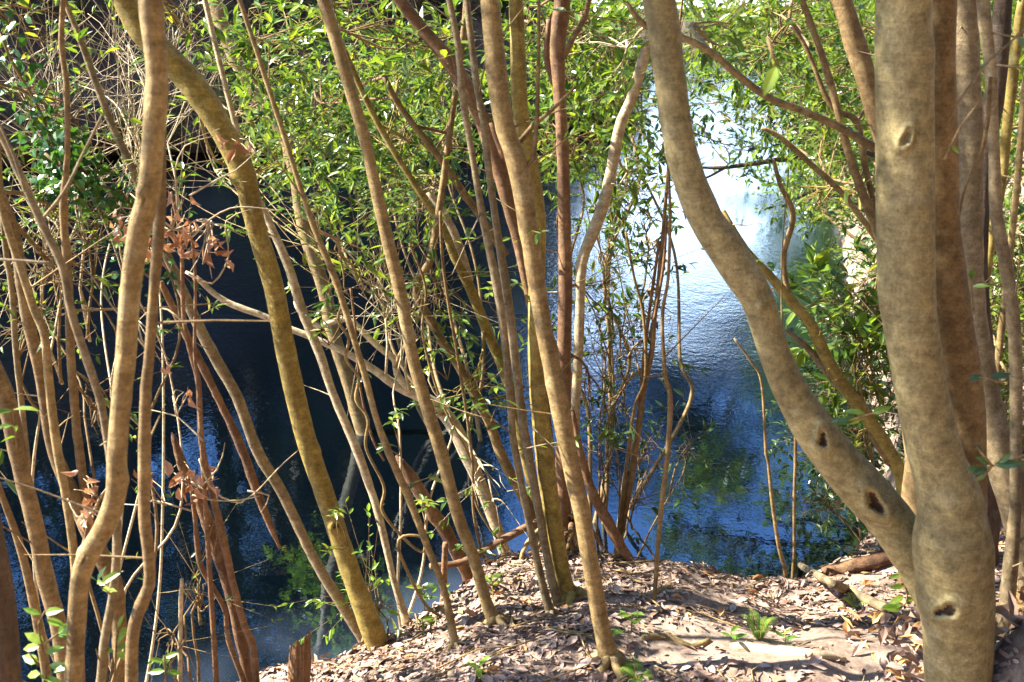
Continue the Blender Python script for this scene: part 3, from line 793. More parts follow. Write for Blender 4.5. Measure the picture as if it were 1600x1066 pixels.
tree('leaning_tree', 'mossy low trunk slanting out over the water behind the big knotted stem', [(1130,330,8),(1165,390,11),(1200,428,14),(1234,468,17),(1268,509,17),(1288,553,18),(1311,593,20),(1342,634,21),(1369,674,21),(1389,705,22),(1410,745,24)], 4.1, 'olive', .05,
     stems=[([(1227,515,7),(1261,543,10),(1291,580,12),(1318,610,14)], 4.15, 'grey', 'branch', {}), ([(1209,252,6),(1219,289,7),(1239,336,9),(1225,397,9),(1228,440,9),(1240,478,9)], 4.25, 'brown', 'branch', {}), ([(1190,200,6),(1217,213,8),(1271,260,9),(1311,297,9),(1345,340,10),(1390,400,12)], 4.5, 'tan', 'branch', {'lean':0}), ([(1340,590,6),(1350,640,8),(1368,690,10),(1392,725,12)], 4.1, 'brown', 'branch', {})],
     blobs=[(1350,470,4.6,60,45,26,8,.085), (1360,570,4.8,55,50,26,8,.07), (1330,640,4.9,60,40,24,8,.06), (1270,330,5.4,60,50,26,8,.06,{'bare':.3}), (1360,690,4.6,45,40,20,8,.055)])
tree('slim_tree', 'grey-brown stout tree bowing outward at its foot beside the largest tree', [(1507,-10,38),(1508,60,40),(1512,135,38),(1515,220,42),(1512,300,46),(1514,360,44),(1516,430,40),(1525,520,38),(1538,600,40),(1553,680,46),(1575,750,52),(1600,830,56),(1625,900,60)], 2.9, 'grey', .05, top=7, clumps=4)
tree('slim_tree', 'dark rough-barked tree behind the slim grey stem', [(1568,-10,28),(1562,80,28),(1552,160,30),(1542,236,26),(1534,310,24),(1530,400,24),(1535,500,26),(1545,620,28)], 3.7, 'dark', .04, top=6, clumps=2, rough=.16)
tree('slim_tree', 'slim grey tree with a curling side twig on the litter mound', [(1536,-10,20),(1541,50,19),(1547,101,18),(1552,203,17),(1557,338,19),(1561,360,19),(1578,451,20),(1587,552,20),(1588,650,18),(1587,710,17),(1586,800,17)], 2.55, 'grey', .03, top=5.5, clumps=2,
     stems=[([(1600,45,3),(1575,70,4),(1545,95,5),(1515,135,5),(1492,170,4),(1480,195,3)], 2.2, 'grey', 'twig', {}), ([(1548,120,6),(1543,190,7),(1530,250,6),(1508,292,5),(1496,350,4)], 2.4, 'brown', 'twig', {})])
tree('slim_tree', 'yellowish sunlit tree beyond the slim grey stem', [(1600,-10,14),(1594,20,15),(1585,100,16),(1573,203,15),(1566,280,14),(1552,360,14),(1540,430,15),(1534,520,16),(1530,600,17)], 4.6, 'olive', .04, top=6, clumps=2,
     blobs=[(1580,420,5.2,60,60,30,8,.07), (1560,560,4.8,60,60,30,8,.065), (1590,250,6,60,70,30,8,.075)])
tree('slim_tree', 'second yellowish tree beside the sunlit one, slightly thinner', [(1606,100,10),(1597,190,10),(1590,280,10),(1582,360,10),(1570,470,11),(1560,560,11),(1556,640,12)], 4.3, 'tan', .03, top=5.5, clumps=2,
     blobs=[(1570,640,4.2,50,50,24,8,.06), (1540,500,5.5,50,70,24,8,.065)])
# --- left group beside the camera
tree('near_tree', 'wavy pale-brown trunk with a sharp bend low down, lit along one edge', [(235,-10,38),(245,101,34),(243,170,36),(238,236,34),(232,304,34),(218,360,34),(204,451,31),(197,552,31),(190,620,30),(183,710,30),(181,769,31),(165,820,33),(138,868,32),(126,905,29),(122,940,28),(118,1009,27),(114,1070,28),(112,1110,29)], 1.75, 'tan', .02, top=5.8, clumps=8, dense=True, rough=.05, shade_clumps=[(-.8,2.4,5.2),(-1.5,2.6,5.3),(-2.2,2.7,5.2),(-1.1,2.9,5.7),(-1.8,2.2,5.7),(-2.8,2.9,5.4),(-.4,2.6,5.8),(-1.5,3.1,5.0),(-2.4,2.4,4.8)], knots=[(218,330,.006,.005,.5),(119,888,.006,.005,.2)])
tree('near_tree', 'thinner brown wavy trunk running close behind the sharply bent one', [(240,-20,16),(243,100,16),(250,200,16),(251,290,17),(249,350,18),(241,451,16),(234,552,16),(228,607,17),(226,705,19),(226,803,18),(233,872,18),(233,915,18),(220,945,20),(208,992,19),(205,1070,19),(204,1110,20)], 1.88, 'brown', .02, top=5, clumps=5)
tree('near_tree', 'thin grey tree curving in behind the sharply bent trunk', [(-10,190,11),(30,270,12),(66,350,12),(98,417,13),(111,485,13),(132,552,13),(155,620,12),(168,690,12),(178,770,13),(183,850,14),(176,930,13),(164,1000,14),(157,1070,14),(154,1110,14)], 2.0, 'grey', .02, top=5, clumps=5,
     stems=[([(160,180,3),(130,240,4),(100,300,5),(60,350,6)], 2.05, 'grey', 'twig', {}), ([(-10,405,4),(40,408,5),(82,412,6)], 1.95, 'grey', 'twig', {}), ([(-10,175,3),(20,240,4),(40,300,5)], 2.0, 'grey', 'twig', {})])
tree('near_tree', 'orange-brown trunk leaning in beside bright seedlings', [(-60,470,32),(-20,560,30),(5,610,28),(18,660,27),(26,703,26),(38,755,25),(51,803,25),(62,855,25),(71,906,25),(91,975,25),(104,1066,25),(110,1110,26)], 2.3, 'brown', .05, top=5.6, clumps=8)
tree('slim_tree', 'thin greyish tree crossing behind the orange-brown leaning trunk', [(3,330,8),(10,400,9),(18,451,9),(25,552,9),(36,654,9),(45,740,10),(60,830,10),(78,890,10),(100,1000,11),(112,1100,12)], 2.9, 'grey', .06, top=5.5, clumps=3)
tree('forked_tree', 'dark furrowed tree with a thin upright fork and mossy sunlit base', [(0,300,14),(15,340,16),(28,400,18),(41,485,18),(56,552,18),(69,620,17),(80,690,18),(100,745,22),(128,803,26),(152,860,27),(176,906,26),(186,975,22),(189,1070,20),(190,1110,22)], 2.85, 'brown', .06, top=5.6, clumps=9, rough=.16,
     stems=[([(99,-10,8),(96,67,9),(104,135,9),(105,236,9),(99,330,12),(104,400,13),(107,451,13),(110,552,13),(118,654,13),(124,705,13),(134,779,14),(148,850,12)], 2.9, 'brown', 'stem', {'top': 4.6})],
     blobs=[(100,440,3.2,45,60,18,8,.04,{'bare':.3}), (70,330,3.3,50,50,18,8,.045,{'bare':.3}), (150,640,3.0,60,50,10,7,.035,{'bare':.4}), (110,200,3.6,60,70,22,8,.05,{'bare':.3}), (60,60,4.0,60,60,22,7,.055,{'bare':.4})])
tree('slim_tree', 'tan thin tree kinked at mid height, crossing the dark furrowed one', [(-4,290,11),(12,355,12),(32,418,12),(54,485,13),(70,525,13),(77,603,13),(90,705,14),(102,769,13),(112,837,13),(118,900,13),(120,1000,13),(120,1100,14)], 2.6, 'tan', .05, top=5.8, clumps=7)
tree('near_tree', 'dark stub of trunk standing at the corner of the bank', [(-14,820,30),(-4,880,34),(4,950,40),(8,1010,42),(10,1070,44),(10,1110,46)], 1.6, 'dark', .0, rough=.14, top=2.7)
tree('slim_tree', 'very thin brown stem low behind the orange-brown trunk', [(5,780,10),(30,850,12),(48,920,13),(62,990,14),(75,1066,15),(80,1110,16)], 2.7, 'brown', .02, top=5.6)

# --- reddish dead stems and dry-leaved shrub at the foot of the left slope
def leaf_mesh_single(name, mat, L=1.0, aspect=.36, fold=.3, droop=.15, curl=0.0, tint=.5):
    mb = MB()
    add_leaves(mb, np.zeros((1, 3)), np.array([[1., 0, 0]]), np.array([[0, 0, 1.]]), np.array([L]), np.array([L * aspect]), np.array([tint]), 0, 1, fold, droop, curl)
    return mb.mesh(name, [mat])
LEAFM = {}
for nm, mt, asp, fo, dr, cu in (('young', 'leafyoung', .40, .25, .12, 0), ('dark', 'leafdark', .42, .25, .15, 0), ('green', 'leaf', .36, .3, .15, 0), ('dry', 'dryleaf', .52, .7, .45, .5), ('litter', 'litter', .45, .45, .12, .25)):
    LEAFM[nm] = [leaf_mesh_single('leaf_' + nm, mt, 1, asp * random.uniform(.85, 1.15), fo * random.uniform(.6, 1.4), dr * random.uniform(.3, 1.8), cu * random.uniform(-.6, 1), t) for t in (.1, .3, .5, .65, .8, .95)]
def place_leaf(parent, kind, p, d, nrm, size):
    o = bpy.data.objects.new('leaf', LEAFM[kind][rng.integers(0, 6)])
    col.objects.link(o)
    o.parent = parent
    d = Vector(d).normalized(); nn = Vector(nrm); nn = (nn - d * nn.dot(d))
    if nn.length < 1e-4: nn = d.orthogonal()
    nn.normalize(); s = nn.cross(d)
    from mathutils import Matrix
    mtx = Matrix(((d.x, s.x, nn.x, p[0]), (d.y, s.y, nn.y, p[1]), (d.z, s.z, nn.z, p[2]), (0, 0, 0, 1)))
    o.matrix_world = mtx @ Matrix.Scale(float(size), 4)
    return o
def twig_obj(parent, paths, mat, name='twig'):
    for P, r0, r1 in paths:
        P, _ = spline(P, np.zeros(len(P)), .05)
        P = P + rng.normal(size=P.shape) * .006
        mb = MB()
        add_tube(mb, P, np.linspace(r0, r1, len(P)), 6, .03)
        mb.build(name, [mat], parent, (0,))
def px_path(pts, Y, dy=0.0):
    return np.array([at(x, y, Y + dy * k) for k, (x, y) in enumerate(pts)])

t, P, r = tree('dead_snag', 'dead reddish snag with splintered orange top on the pond slope', [(268,676,2),(273,688,10),(288,735,16),(310,775,19),(331,837,20),(355,906,20),(372,975,20),(384,1036,18),(390,1066,18),(393,1100,18)], 3.05, 'dead', .04, cat='snag', rough=.2)
def dry_shrub(name, label, stems, Y, twigs, clusters, nleaf, size):
    t = thing(name, label, 'shrub')
    for st in stems:
        P, r = trace(st, Y, .03, root=True)
        stem_mesh('stem', P, r, 'red', t, rough=.12, seed=5)
    twig_obj(t, [(px_path(p, Y - .02, .02), .0035, .0014) for p in twigs], 'pale')
    allp = np.concatenate([px_path(p, Y - .02, .02) for p in twigs])
    for (cx, cy, rx, ry, k) in clusters:
        c = at(cx, cy, Y)
        mb = MB()
        for _ in range(max(4, k // 2)):
            a = allp[np.argmin(np.linalg.norm(allp - c, axis=1))]
            e = at(cx + rng.normal() * rx, cy + rng.normal() * ry, Y + rng.normal() * .08)
            add_tube(mb, limb_path(a, e, .05, 4), np.linspace(.0022, .001, 4), 4, .05)
        mb.build('twig', ['pale'], t, (0,))
        for _ in range(k):
            p = at(cx + rng.normal() * rx * .8, cy + rng.normal() * ry * .8, Y + rng.normal() * .06)
            d = rng.normal(size=3) * .7 + np.array([0, 0, -.7])
            place_leaf(t, 'dry', p, d, rvec(1)[0], size * rng.uniform(.7, 1.25))
    return t
dry_shrub('dry_shrub', 'reddish thin shrub hung with curled orange dead leaves over the water', [[(268,300,5),(283,380,6),(287,495,7),(300,560,8),(310,600,9),(315,690,9),(331,769,10),(348,837,12),(363,906,11),(381,975,11),(395,1009,11),(400,1066,11),(402,1100,11)], [(296,740,6),(304,803,7),(308,850,8),(314,885,9),(334,920,8),(352,955,8),(357,1000,8),(380,1062,9),(390,1100,9)], [(297,350,4),(305,434,5),(304,552,5),(309,590,6)]], 2.95,
          [[(285,380),(330,345),(390,320),(440,330)], [(283,330),(275,270),(285,225),(330,210)], [(290,430),(330,440),(360,400),(350,350),(390,330)], [(286,500),(240,480),(215,500)], [(315,690),(275,650),(235,640)], [(313,720),(350,775),(400,770),(430,740),(466,705)], [(300,772),(340,780),(405,775)], [(300,800),(260,790),(190,790)], [(310,760),(340,740),(350,690)], [(390,770),(425,772),(410,800)], [(270,360),(230,330),(200,300)], [(300,300),(340,280),(400,240)]],
          [(275,350,40,34,32), (330,380,34,28,18), (190,350,16,18,12), (372,225,16,10,5), (300,745,20,16,22), (262,570,8,6,2), (288,608,6,6,2), (230,740,14,10,4)], 0, .046)
t = dry_shrub('dry_shrub', 'spindly twig with a tuft of withered leaves between the dark and bent trunks', [[(150,760,4),(140,800,5),(132,860,5),(128,960,6),(130,1066,7)]], 2.45,
          [[(140,800),(150,775),(165,765)], [(138,810),(118,800),(105,780)]], [(140,795,14,12,9), (128,760,8,12,4)], 0, .05)

# hanging dead branch, sticks, stump, logs
def rod(name, label, pts, Y, mat, cat, lean=0.0, rough=.18, root=False, dy=None, sides=12):
    if dy is None:
        P, r = trace(pts, Y, lean, root=root)
    else:
        P = np.array([at(x, y, Y + dy * i) for i, (x, y, w) in enumerate(pts)]); r = np.array([w * .5 * depth_scale(x, y, Y + dy * i) for i, (x, y, w) in enumerate(pts)])
    t = thing(name, label, cat)
    stem_mesh('wood', P, r, mat, t, rough=rough, seed=len(label), sides=sides)
    return t
def log_on_ground(name, label, pts, mat, cat, rough=.16, lift=.55):
    P, r = [], []
    for x, y, w in pts:
        g = ray_ground(x, y)
        rad = w * .5 * np.linalg.norm(g - CAM) / F
        P.append(np.array([g[0], g[1], ground_z(g[0], g[1]) + rad * lift])); r.append(rad)
    t = thing(name, label, cat)
    stem_mesh('wood', np.array(P), np.array(r), mat, t, rough=rough, seed=len(label), sides=14)
    return t
rod('dead_branch', 'dark flaking dead branch hanging point-down above the water', [(250,440,10),(300,540,12),(345,630,12),(378,702,15),(402,770,14),(420,815,11),(437,857,4)], 3.5, 'dead', 'branch', 0)
rod('broken_snag', 'broken rotten trunk with blunt crumbling top leaning behind the straight tan tree', [(619,712,4),(626,723,14),(640,745,20),(655,768,20),(680,805,20),(705,845,19),(730,895,18)], 4.0, 'dead', 'snag', .05, .28, True, sides=20)
rod('stick', 'pale upright dead stick on the pond slope', [(284,905,6),(282,960,7),(281,1066,8),(281,1100,8)], 2.9, 'pale', 'stick', 0, .2, True)
rod('stick', 'short reddish stub standing between the log ends', [(696,848,9),(694,900,10),(692,970,11)], 3.72, 'red', 'stick', 0, .15, True)
rod('dead_snag', 'split reddish dead trunk propped from the litter against the root tangle', [(893,640,9),(911,724,13),(928,775,16),(949,813,18),(966,848,17),(986,883,17)], 3.98, 'dead', 'snag', .05, .28, True, sides=20)
# two logs propped across the edge of the bank
rod('log', 'thin fallen log jutting out over the dark water', [(672,885,9),(720,879,11),(770,852,12),(820,825,12),(850,812,12)], 3.85, 'red', 'log', 0, .12, dy=.06)
rod('log', 'thicker fallen log resting on the litter slope', [(713,975,15),(754,951,16),(800,921,15),(840,896,14),(870,880,13)], 3.55, 'red', 'log', 0, .12, dy=.1)
log_on_ground('log', 'dark rotting log lying beneath the big leaning stem', [(1288,900,18),(1310,897,22),(1337,892,23),(1370,884,23),(1403,873,22)], 'dead', 'log', .25)
log_on_ground('fallen_branch', 'long grey fallen branch pointing at the largest tree', [(1236,878,7),(1275,903,11),(1324,930,14),(1365,950,14),(1403,965,13),(1445,975,10)], 'grey', 'branch', .2, .9)
log_on_ground('stick', 'short thick stick lying across the foot of the kinked sapling', [(1007,938,9),(1028,928,11),(1048,917,8)], 'tan', 'stick')
log_on_ground('stick', 'thin crooked stick on the litter by the pole trees', [(800,976,6),(830,966,6),(861,948,4)], 'grey', 'stick')
log_on_ground('stick', 'small pale stick lying at the water side of the rotten stump', [(490,1036,4),(515,1036,5),(532,1052,5)], 'pale', 'stick')
log_on_ground('root', 'bare looping root crossing the path, sunlit', [(1005,1000,10),(1030,998,13),(1050,1001,12),(1080,1012,9),(1108,1004,8)], 'tan', 'root', .15, .3)
log_on_ground('root', 'thick pale root breaking the surface of the path', [(1140,1012,9),(1165,1014,16),(1200,1020,18),(1240,1024,18),(1280,1026,13),(1320,1034,8)], 'pale', 'root', .15, .25)
# tangled roots round the reddish tree
rt = thing('root_tangle', 'tangle of bare roots at the foot of the upright reddish tree', 'root')
for k in range(12):
    a = at(884 + rng.uniform(-22, 22), 800 + rng.uniform(0, 40), 4.05)
    e = at(884 + rng.uniform(-75, 95), 870 + rng.uniform(-15, 25), 3.95 + rng.uniform(-.12, .12))
    g = ground_z(e[0], e[1]); e[2] = max(e[2], g - .03) if e[2] - g < .3 else g
    mb = MB()
    add_tube(mb, limb_path(a, e, .12, 6), np.linspace(.014, .006, 6) * rng.uniform(.6, 1.3), 8, .03, .15, k)
    mb.build('root', [('red', 'tan', 'brown')[k % 3]], rt, (0,))

# broken stump with a jagged crown
t = thing('stump', 'jagged rotten orange stump splintered at the top by the water', 'stump')
C = at(458, 1066, 3.0); sc = depth_scale(458, 1066, 3.0)
gz0 = float(ground_z(C[0], C[1])) - .12
top0 = at(464, 1006, 3.0)[2]
mb = MB(); S = 40; rings = 26
V = []
for k in range(rings):
    f = k / (rings - 1)
    for j in range(S):
        a = j / S * 2 * math.pi
        jag = 1 - .0
        hmax = top0 + .055 * (vnoise(j * .55, 3, 9) - .4) + .03 * (vnoise(j * 1.3, 7, 10) - .5) + .03 * math.cos(a + .5)
        z = gz0 + (hmax - gz0) * f
        rad = 17.5 * sc * (1.12 - .25 * f) * (1 + .22 * (vnoise(j * .8, z * 9, 12) - .5) + .12 * (vnoise(j * 1.9, z * 4, 13) - .5))
        V.append((C[0] + (z - gz0) * .10 + math.cos(a) * rad, C[1] + math.sin(a) * rad, z))
for k in range(8):       # inside of the broken shell
    for j in range(S):
        v = V[(rings - 1) * S + j]; f = (k + 1) / 8
        V.append((v[0] + (C[0] + (top0 - gz0) * .1 - v[0]) * f * .8, v[1] + (C[1] - v[1]) * f * .8, v[2] - .12 * f ** .7))
V = np.array(V); nr = rings + 8
i = np.arange(nr - 1)[:, None] * S; j = np.arange(S)[None, :]; j2 = (j + 1) % S
mb.add(V, None, np.stack([i + j, i + j2, i + S + j2, i + S + j], -1).reshape(-1, 4))
mb.build('wood', ['dead'], t, ())

# vines
def vine(label, pts, Y, w, dy=0.0, mat='brown'):
    t = thing('vine', label, 'vine')
    P = np.array([at(x, y, Y + dy * i) for i, (x, y) in enumerate(pts)])
    stem_mesh('stem', P, np.full(len(P), w * .5 * depth_scale(pts[0][0], pts[0][1], Y)), mat, t, rough=.1, seed=3)
    return t
vine('vine coiled round the thin wavy tree', [(520,440),(535,470),(528,500),(545,530),(540,560),(560,590),(556,625),(575,655),(572,700),(600,760),(598,800),(640,850),(662,862),(660,840),(630,838),(622,855),(640,900),(665,945),(690,965)], 3.7, 5, -.012, 'tan')
vine('thin dark vine hanging straight beside the brown crooked tree', [(688,330),(691,400),(700,470),(712,540),(728,640),(738,720),(740,800),(752,860),(770,900)], 4.0, 5, 0)
vine('reddish vine stem rising beside the bleached tree', [(548,450),(556,520),(562,600),(580,680),(600,720)], 4.1, 4, 0, 'red')
vine('long thin vine looping down past the bleached tree', [(640,380),(665,450),(660,520),(680,600),(700,650),(735,720),(745,790),(790,862)], 4.1, 4, 0, 'tan')

# ================================================================== SHRUBS AND UNDERGROWTH
def shrub(name, label, foot, blobs, mat='brown', leaf='leaf', cat='shrub', group=None, nst=3):
    """foot: (x, y, Y) pixel of the rooting point; stems rise to each leaf mass"""
    t = thing(name, label, cat, group)
    f = at(*foot)
    f[2] = max(ground_z(f[0], f[1]), -.3) if foot[2] < 14 else f[2]
    for k in range(nst):
        bl = blobs[k % len(blobs)]
        c = at(*bl[:3])
        P = limb_path(f + rng.normal(size=3) * [.06, .06, 0] - [0, 0, .08], c, .12, 7)
        mb = MB(); add_tube(mb, P, np.linspace(.018, .006, 7) * (.42 if foot[2] < 5 else 1), 8, .06, .1, k)
        mb.build('stem', [mat], t, (0,))
    mb = MB()
    for bl in blobs:
        bx, by, bY, rx, ry, nt, per, size = bl[:8]
        kw = bl[8] if len(bl) > 8 else {}
        c = at(bx, by, bY); sc = depth_scale(bx, by, bY)
        an = f + (c - f) * .75
        blob(mb, an, c, np.array([rx * sc, kw.get('rd', (rx + ry) * .5 * sc), ry * sc]), nt, per, size, 1, .009, kw.get('sub', 8), kw.get('bare', .12), kw.get('tints', (0, 1)), kw.get('tw', (.15, .4)), kw.get('aspect', .34))
    mb.build('crown', [mat, leaf], t, (0,))
    return t
shrub('leafy_shrub', 'dense bright evergreen thicket spreading over the water behind the tan trees', (760,640,7.5), [(520,170,9,110,70,80,9,.095), (620,250,8.5,90,60,70,9,.09), (450,240,9.5,90,50,60,9,.095), (560,90,10,120,60,70,9,.1), (690,150,8,80,70,60,9,.09), (500,320,8.5,60,30,30,8,.085)], nst=5)
shrub('leafy_shrub', 'leafy evergreen crowding round the reddish trunks above the bright water', (930,620,6.2), [(930,150,7,90,80,70,9,.085), (860,210,6.6,70,70,44,9,.08), (960,280,6.2,60,60,44,9,.07), (900,60,7.6,110,60,70,9,.09), (1000,60,7.4,80,60,50,9,.085)], nst=5)
shrub('leafy_shrub', 'hazy green thicket over the pond behind the big leaning stem', (1420,520,8.0), [(1140,80,10,90,60,70,9,.1), (1230,130,9.5,90,70,70,9,.095), (1310,180,9,70,80,60,9,.09), (1180,170,10.5,70,40,40,9,.09), (1270,40,11,110,50,70,9,.11), (1100,130,11,60,50,40,9,.1), (1120,30,14,90,40,44,9,.13), (1220,60,14,110,60,50,9,.13), (1320,110,12,80,80,60,9,.12), (1180,100,13,90,40,26,9,.12)], nst=5)
tree('leaning_tree', 'dark low limb with fine leaves stretched over the bright water', [(1092,262,4),(1131,262,6),(1182,255,8),(1230,248,9),(1290,240,11),(1340,236,13),(1400,250,15),(1440,290,17),(1455,340,18)], 9.8, 'dark', 0, root=True, leaf='leafdark',
     stems=[([(1085,285,3),(1110,275,4),(1140,258,5)], 9.8, 'dark', 'branch', {}), ([(1236,318,4),(1255,305,5),(1277,299,5),(1310,309,6),(1350,300,7),(1400,290,9)], 9.6, 'dark', 'branch', {})],
     blobs=[(1130,225,9.8,60,30,13,9,.085), (1190,215,9.6,60,35,15,9,.085), (1250,215,9.5,60,40,18,9,.085), (1290,320,9.2,50,25,12,8,.08), (1100,200,10.2,40,30,16,9,.085)])
shrub('leafy_shrub', 'big-leaved bush glinting in the sun against the largest tree', (1400,690,4.6), [(1340,500,4.5,40,40,16,8,.10,{'aspect':.42}), (1350,560,4.7,45,35,16,8,.09,{'aspect':.42}), (1370,440,4.9,40,40,14,8,.09)], leaf='leaf')
shrub('leafy_shrub', 'low dark evergreen bush on the bank under the mossy slanting trunk', (1380,760,4.7), [(1300,720,5.2,60,50,40,9,.055), (1350,650,5.0,60,50,40,9,.06), (1290,790,4.8,45,35,26,9,.05), (1390,600,5.4,50,60,40,9,.065)], leaf='leafdark', nst=4)
shrub('leafy_shrub', 'shaded bush with small dark leaves behind the slanting trunk', (1430,640,6.5), [(1300,600,6.5,60,60,44,9,.065), (1340,480,7.5,60,80,50,9,.075), (1380,360,8,50,70,40,9,.08), (1280,690,6.2,50,50,36,9,.06)], leaf='leafdark', nst=4)
shrub('leafy_shrub', 'sunlit green bush between the slim grey tree and its yellowish neighbours', (1580,720,4.4), [(1560,480,5.0,60,60,40,9,.07), (1580,600,4.6,50,60,40,9,.065), (1545,380,6,60,80,44,9,.08), (1590,150,7,50,100,44,9,.09), (1540,700,4.2,45,40,24,9,.06)], nst=4)
shrub('leafy_shrub', 'low spreading bush with small glossy dark leaves over the reflection', (960,840,4.3), [(1010,690,4.7,50,30,9,9,.055), (1075,705,4.9,40,25,9,9,.055), (940,720,4.4,40,50,12,8,.05), (1000,770,4.4,45,30,6,8,.05)], leaf='leafdark', nst=3)
shrub('leafy_shrub', 'thin shrub wrapped round the bare stems with pale glossy leaves', (960,840,4.25), [(940,540,4.6,45,60,14,8,.055), (985,470,4.7,40,60,8,8,.05), (960,380,5.0,50,50,14,8,.055), (1010,330,5.2,40,50,10,8,.055)], nst=3)
shrub('leafy_shrub', 'small bright shrub at the foot of the stout olive tree', (592,985,3.45), [(590,950,3.5,22,30,14,7,.045), (575,920,3.55,14,20,6,6,.04)], leaf='leafyoung', nst=2)
shrub('leafy_shrub', 'twiggy small-leaved shrub on the slope among the leaning left trunks', (70,1060,2.7), [(95,400,3.3,60,40,20,9,.035,{'bare':.3}), (60,480,3.3,50,50,18,9,.032,{'bare':.3}), (150,310,3.4,50,40,16,9,.04,{'bare':.3})], nst=3)
shrub('leafy_shrub', 'sparse twiggy shrub on the slope beneath the dry-leaved stems', (320,1066,2.9), [(310,930,3.0,45,50,14,6,.03,{'bare':.45}), (270,990,3.0,40,40,10,6,.03,{'bare':.45})], nst=3)
shrub('bare_shrub', 'tangle of bare pale twigs beside the water among the trunks', (640,960,3.7), [(590,440,4.3,60,60,26,6,.04,{'bare':.8,'tw':(.25,.6)}), (640,480,4.3,50,60,24,6,.04,{'bare':.85,'tw':(.25,.6)})], mat='pale', nst=2)
shrub('bare_shrub', 'wide spray of bare pale twigs hanging before the far bank', (120,1000,3.1), [(200,70,5.5,110,70,40,6,.05,{'bare':.8,'tw':(.3,.9)}), (90,120,5.0,90,80,36,6,.05,{'bare':.75,'tw':(.3,.8)}), (300,110,6.0,90,80,36,6,.055,{'bare':.7,'tw':(.3,.9)})], mat='pale', nst=2)
shrub('bare_shrub', 'bare grey twigs arching across the far litter bank', (150,1000,3.1), [(120,250,3.6,90,80,30,6,.04,{'bare':.85,'tw':(.25,.7)}), (200,200,4.0,70,80,24,6,.045,{'bare':.85,'tw':(.25,.7)}), (60,330,3.4,60,60,22,6,.04,{'bare':.85,'tw':(.25,.6)})], mat='pale', nst=3)
# tufts of leaves sprouting on the middle trunks
for k, (x, y, Y, s, lb) in enumerate([(655,790,3.7,.045,'sprig sprouting from the broken rotten trunk'), (750,870,3.75,.04,'sprig beside the thick fallen log'), (615,680,3.85,.045,'pale sprig hanging before the thin wavy tree'), (690,560,4.1,.05,'sprig against the brown crooked tree'), (755,640,4.1,.05,'sprig over the dark water by the olive slanting tree'), (480,330,3.9,.05,'sprig on the trunk of the pale-topped tan tree'), (530,820,3.3,.04,'sprig growing from the knot of the stout olive tree'), (500,500,3.7,.05,'glossy sprig between the tan tree and its pale companion'), (780,460,4.1,.05,'sprig in the gap between the pole pair and the olive tree')]):
    t = thing('leaf_sprig', 'small green ' + lb, 'sprig')
    c = at(x, y, Y)
    for q in range(3):
        e = c + rng.normal(size=3) * [.06, .06, .05]
        mb = MB(); add_tube(mb, limb_path(c + [.02, .05, -.12], e, .1, 4), np.linspace(.0025, .0012, 4), 5, .03); mb.build('twig', ['brown'], t, (0,))
        for w in range(6):
            a = w / 6 * 6.28 + rng.uniform(-.3, .3)
            place_leaf(t, 'green', e + [0, 0, rng.uniform(-.01, .01)], [math.cos(a), math.sin(a), rng.uniform(-.35, .3)], [rng.normal() * .3, rng.normal() * .3, 1], s * rng.uniform(.8, 1.3))

# ivy climbing on the left
def ivy(label, paths, n, size):
    t = thing('ivy', label, 'ivy')
    LP = []
    for pts, Y in paths:
        P = np.array([at(x, y, Y) for x, y in pts])
        C, rr = spline(P, np.full(len(P), .005), .03)
        V, f3, f4 = tube_arrays(C, rr, 6, .1, 3)
        mb = MB(); mb.add(V, f3, f4, 0); mb.build('stem', ['brown'], t, (0,))
        k = int(n / len(paths))
        LP.append(C[rng.integers(0, len(C), k)] + rng.normal(size=(k, 3)) * [.045, .04, .045])
    P = np.concatenate(LP); k = len(P)
    mb = MB()
    L = size * rng.uniform(.6, 1.3, k)
    add_leaves(mb, P, rng.normal(size=(k, 3)) * [.6, .5, .5] + [0, -.3, -.35], rng.normal(size=(k, 3)) * .5 + [-.3, -.6, .6], L, L * .78, rng.beta(2, 2, k), 0, 1, .15, .1)
    mb.build('foliage', ['ivy'], t)
ivy('dark green ivy trailing down a thin slanting stem over the far litter bank', [([(0,50),(20,100),(45,140),(65,180),(85,230),(100,262)], 3.3), ([(75,205),(90,240),(120,262),(150,280)], 3.3)], 300, .032)
ivy('clump of bright ivy wrapped round the upright fork above the water', [([(70,240),(95,262),(110,280),(130,300)], 3.2), ([(100,300),(98,270),(92,240)], 3.2), ([(120,280),(150,290),(190,300),(205,330)], 3.3), ([(205,330),(200,380),(215,420),(250,440)], 3.4)], 420, .032)

# ================================================================== FOREGROUND SPRIGS AND SEEDLINGS
def sprig(label, kind, stempts, Y, leaves, mat='brown', name='leaf_sprig', cat='sprig', w=.003):
    t = thing(name, label, cat)
    for st in stempts:
        P = px_path(st, Y)
        mb = MB(); add_tube(mb, P, np.linspace(w, w * .5, len(P)), 6, .02); mb.build('stem', [mat], t, (0,))
    for (x, y, ang, lpx, *rest) in leaves:
        p = at(x, y, Y + (rest[0] if rest else 0))
        sc = depth_scale(x, y, Y)
        d = np.array([math.cos(R(ang)), rng.uniform(-.35, .35), math.sin(R(ang))])
        place_leaf(t, kind, p, d, np.array([rng.normal() * .25, -.75, .75]), lpx * sc)
    return t
sprig('single bright green leaf on a thin twig against the grey-brown stout tree', 'young', [[(1476,250),(1483,238),(1487,232)], [(1476,250),(1500,200),(1530,160)]], 1.9, [(1483,228,-30,26)])
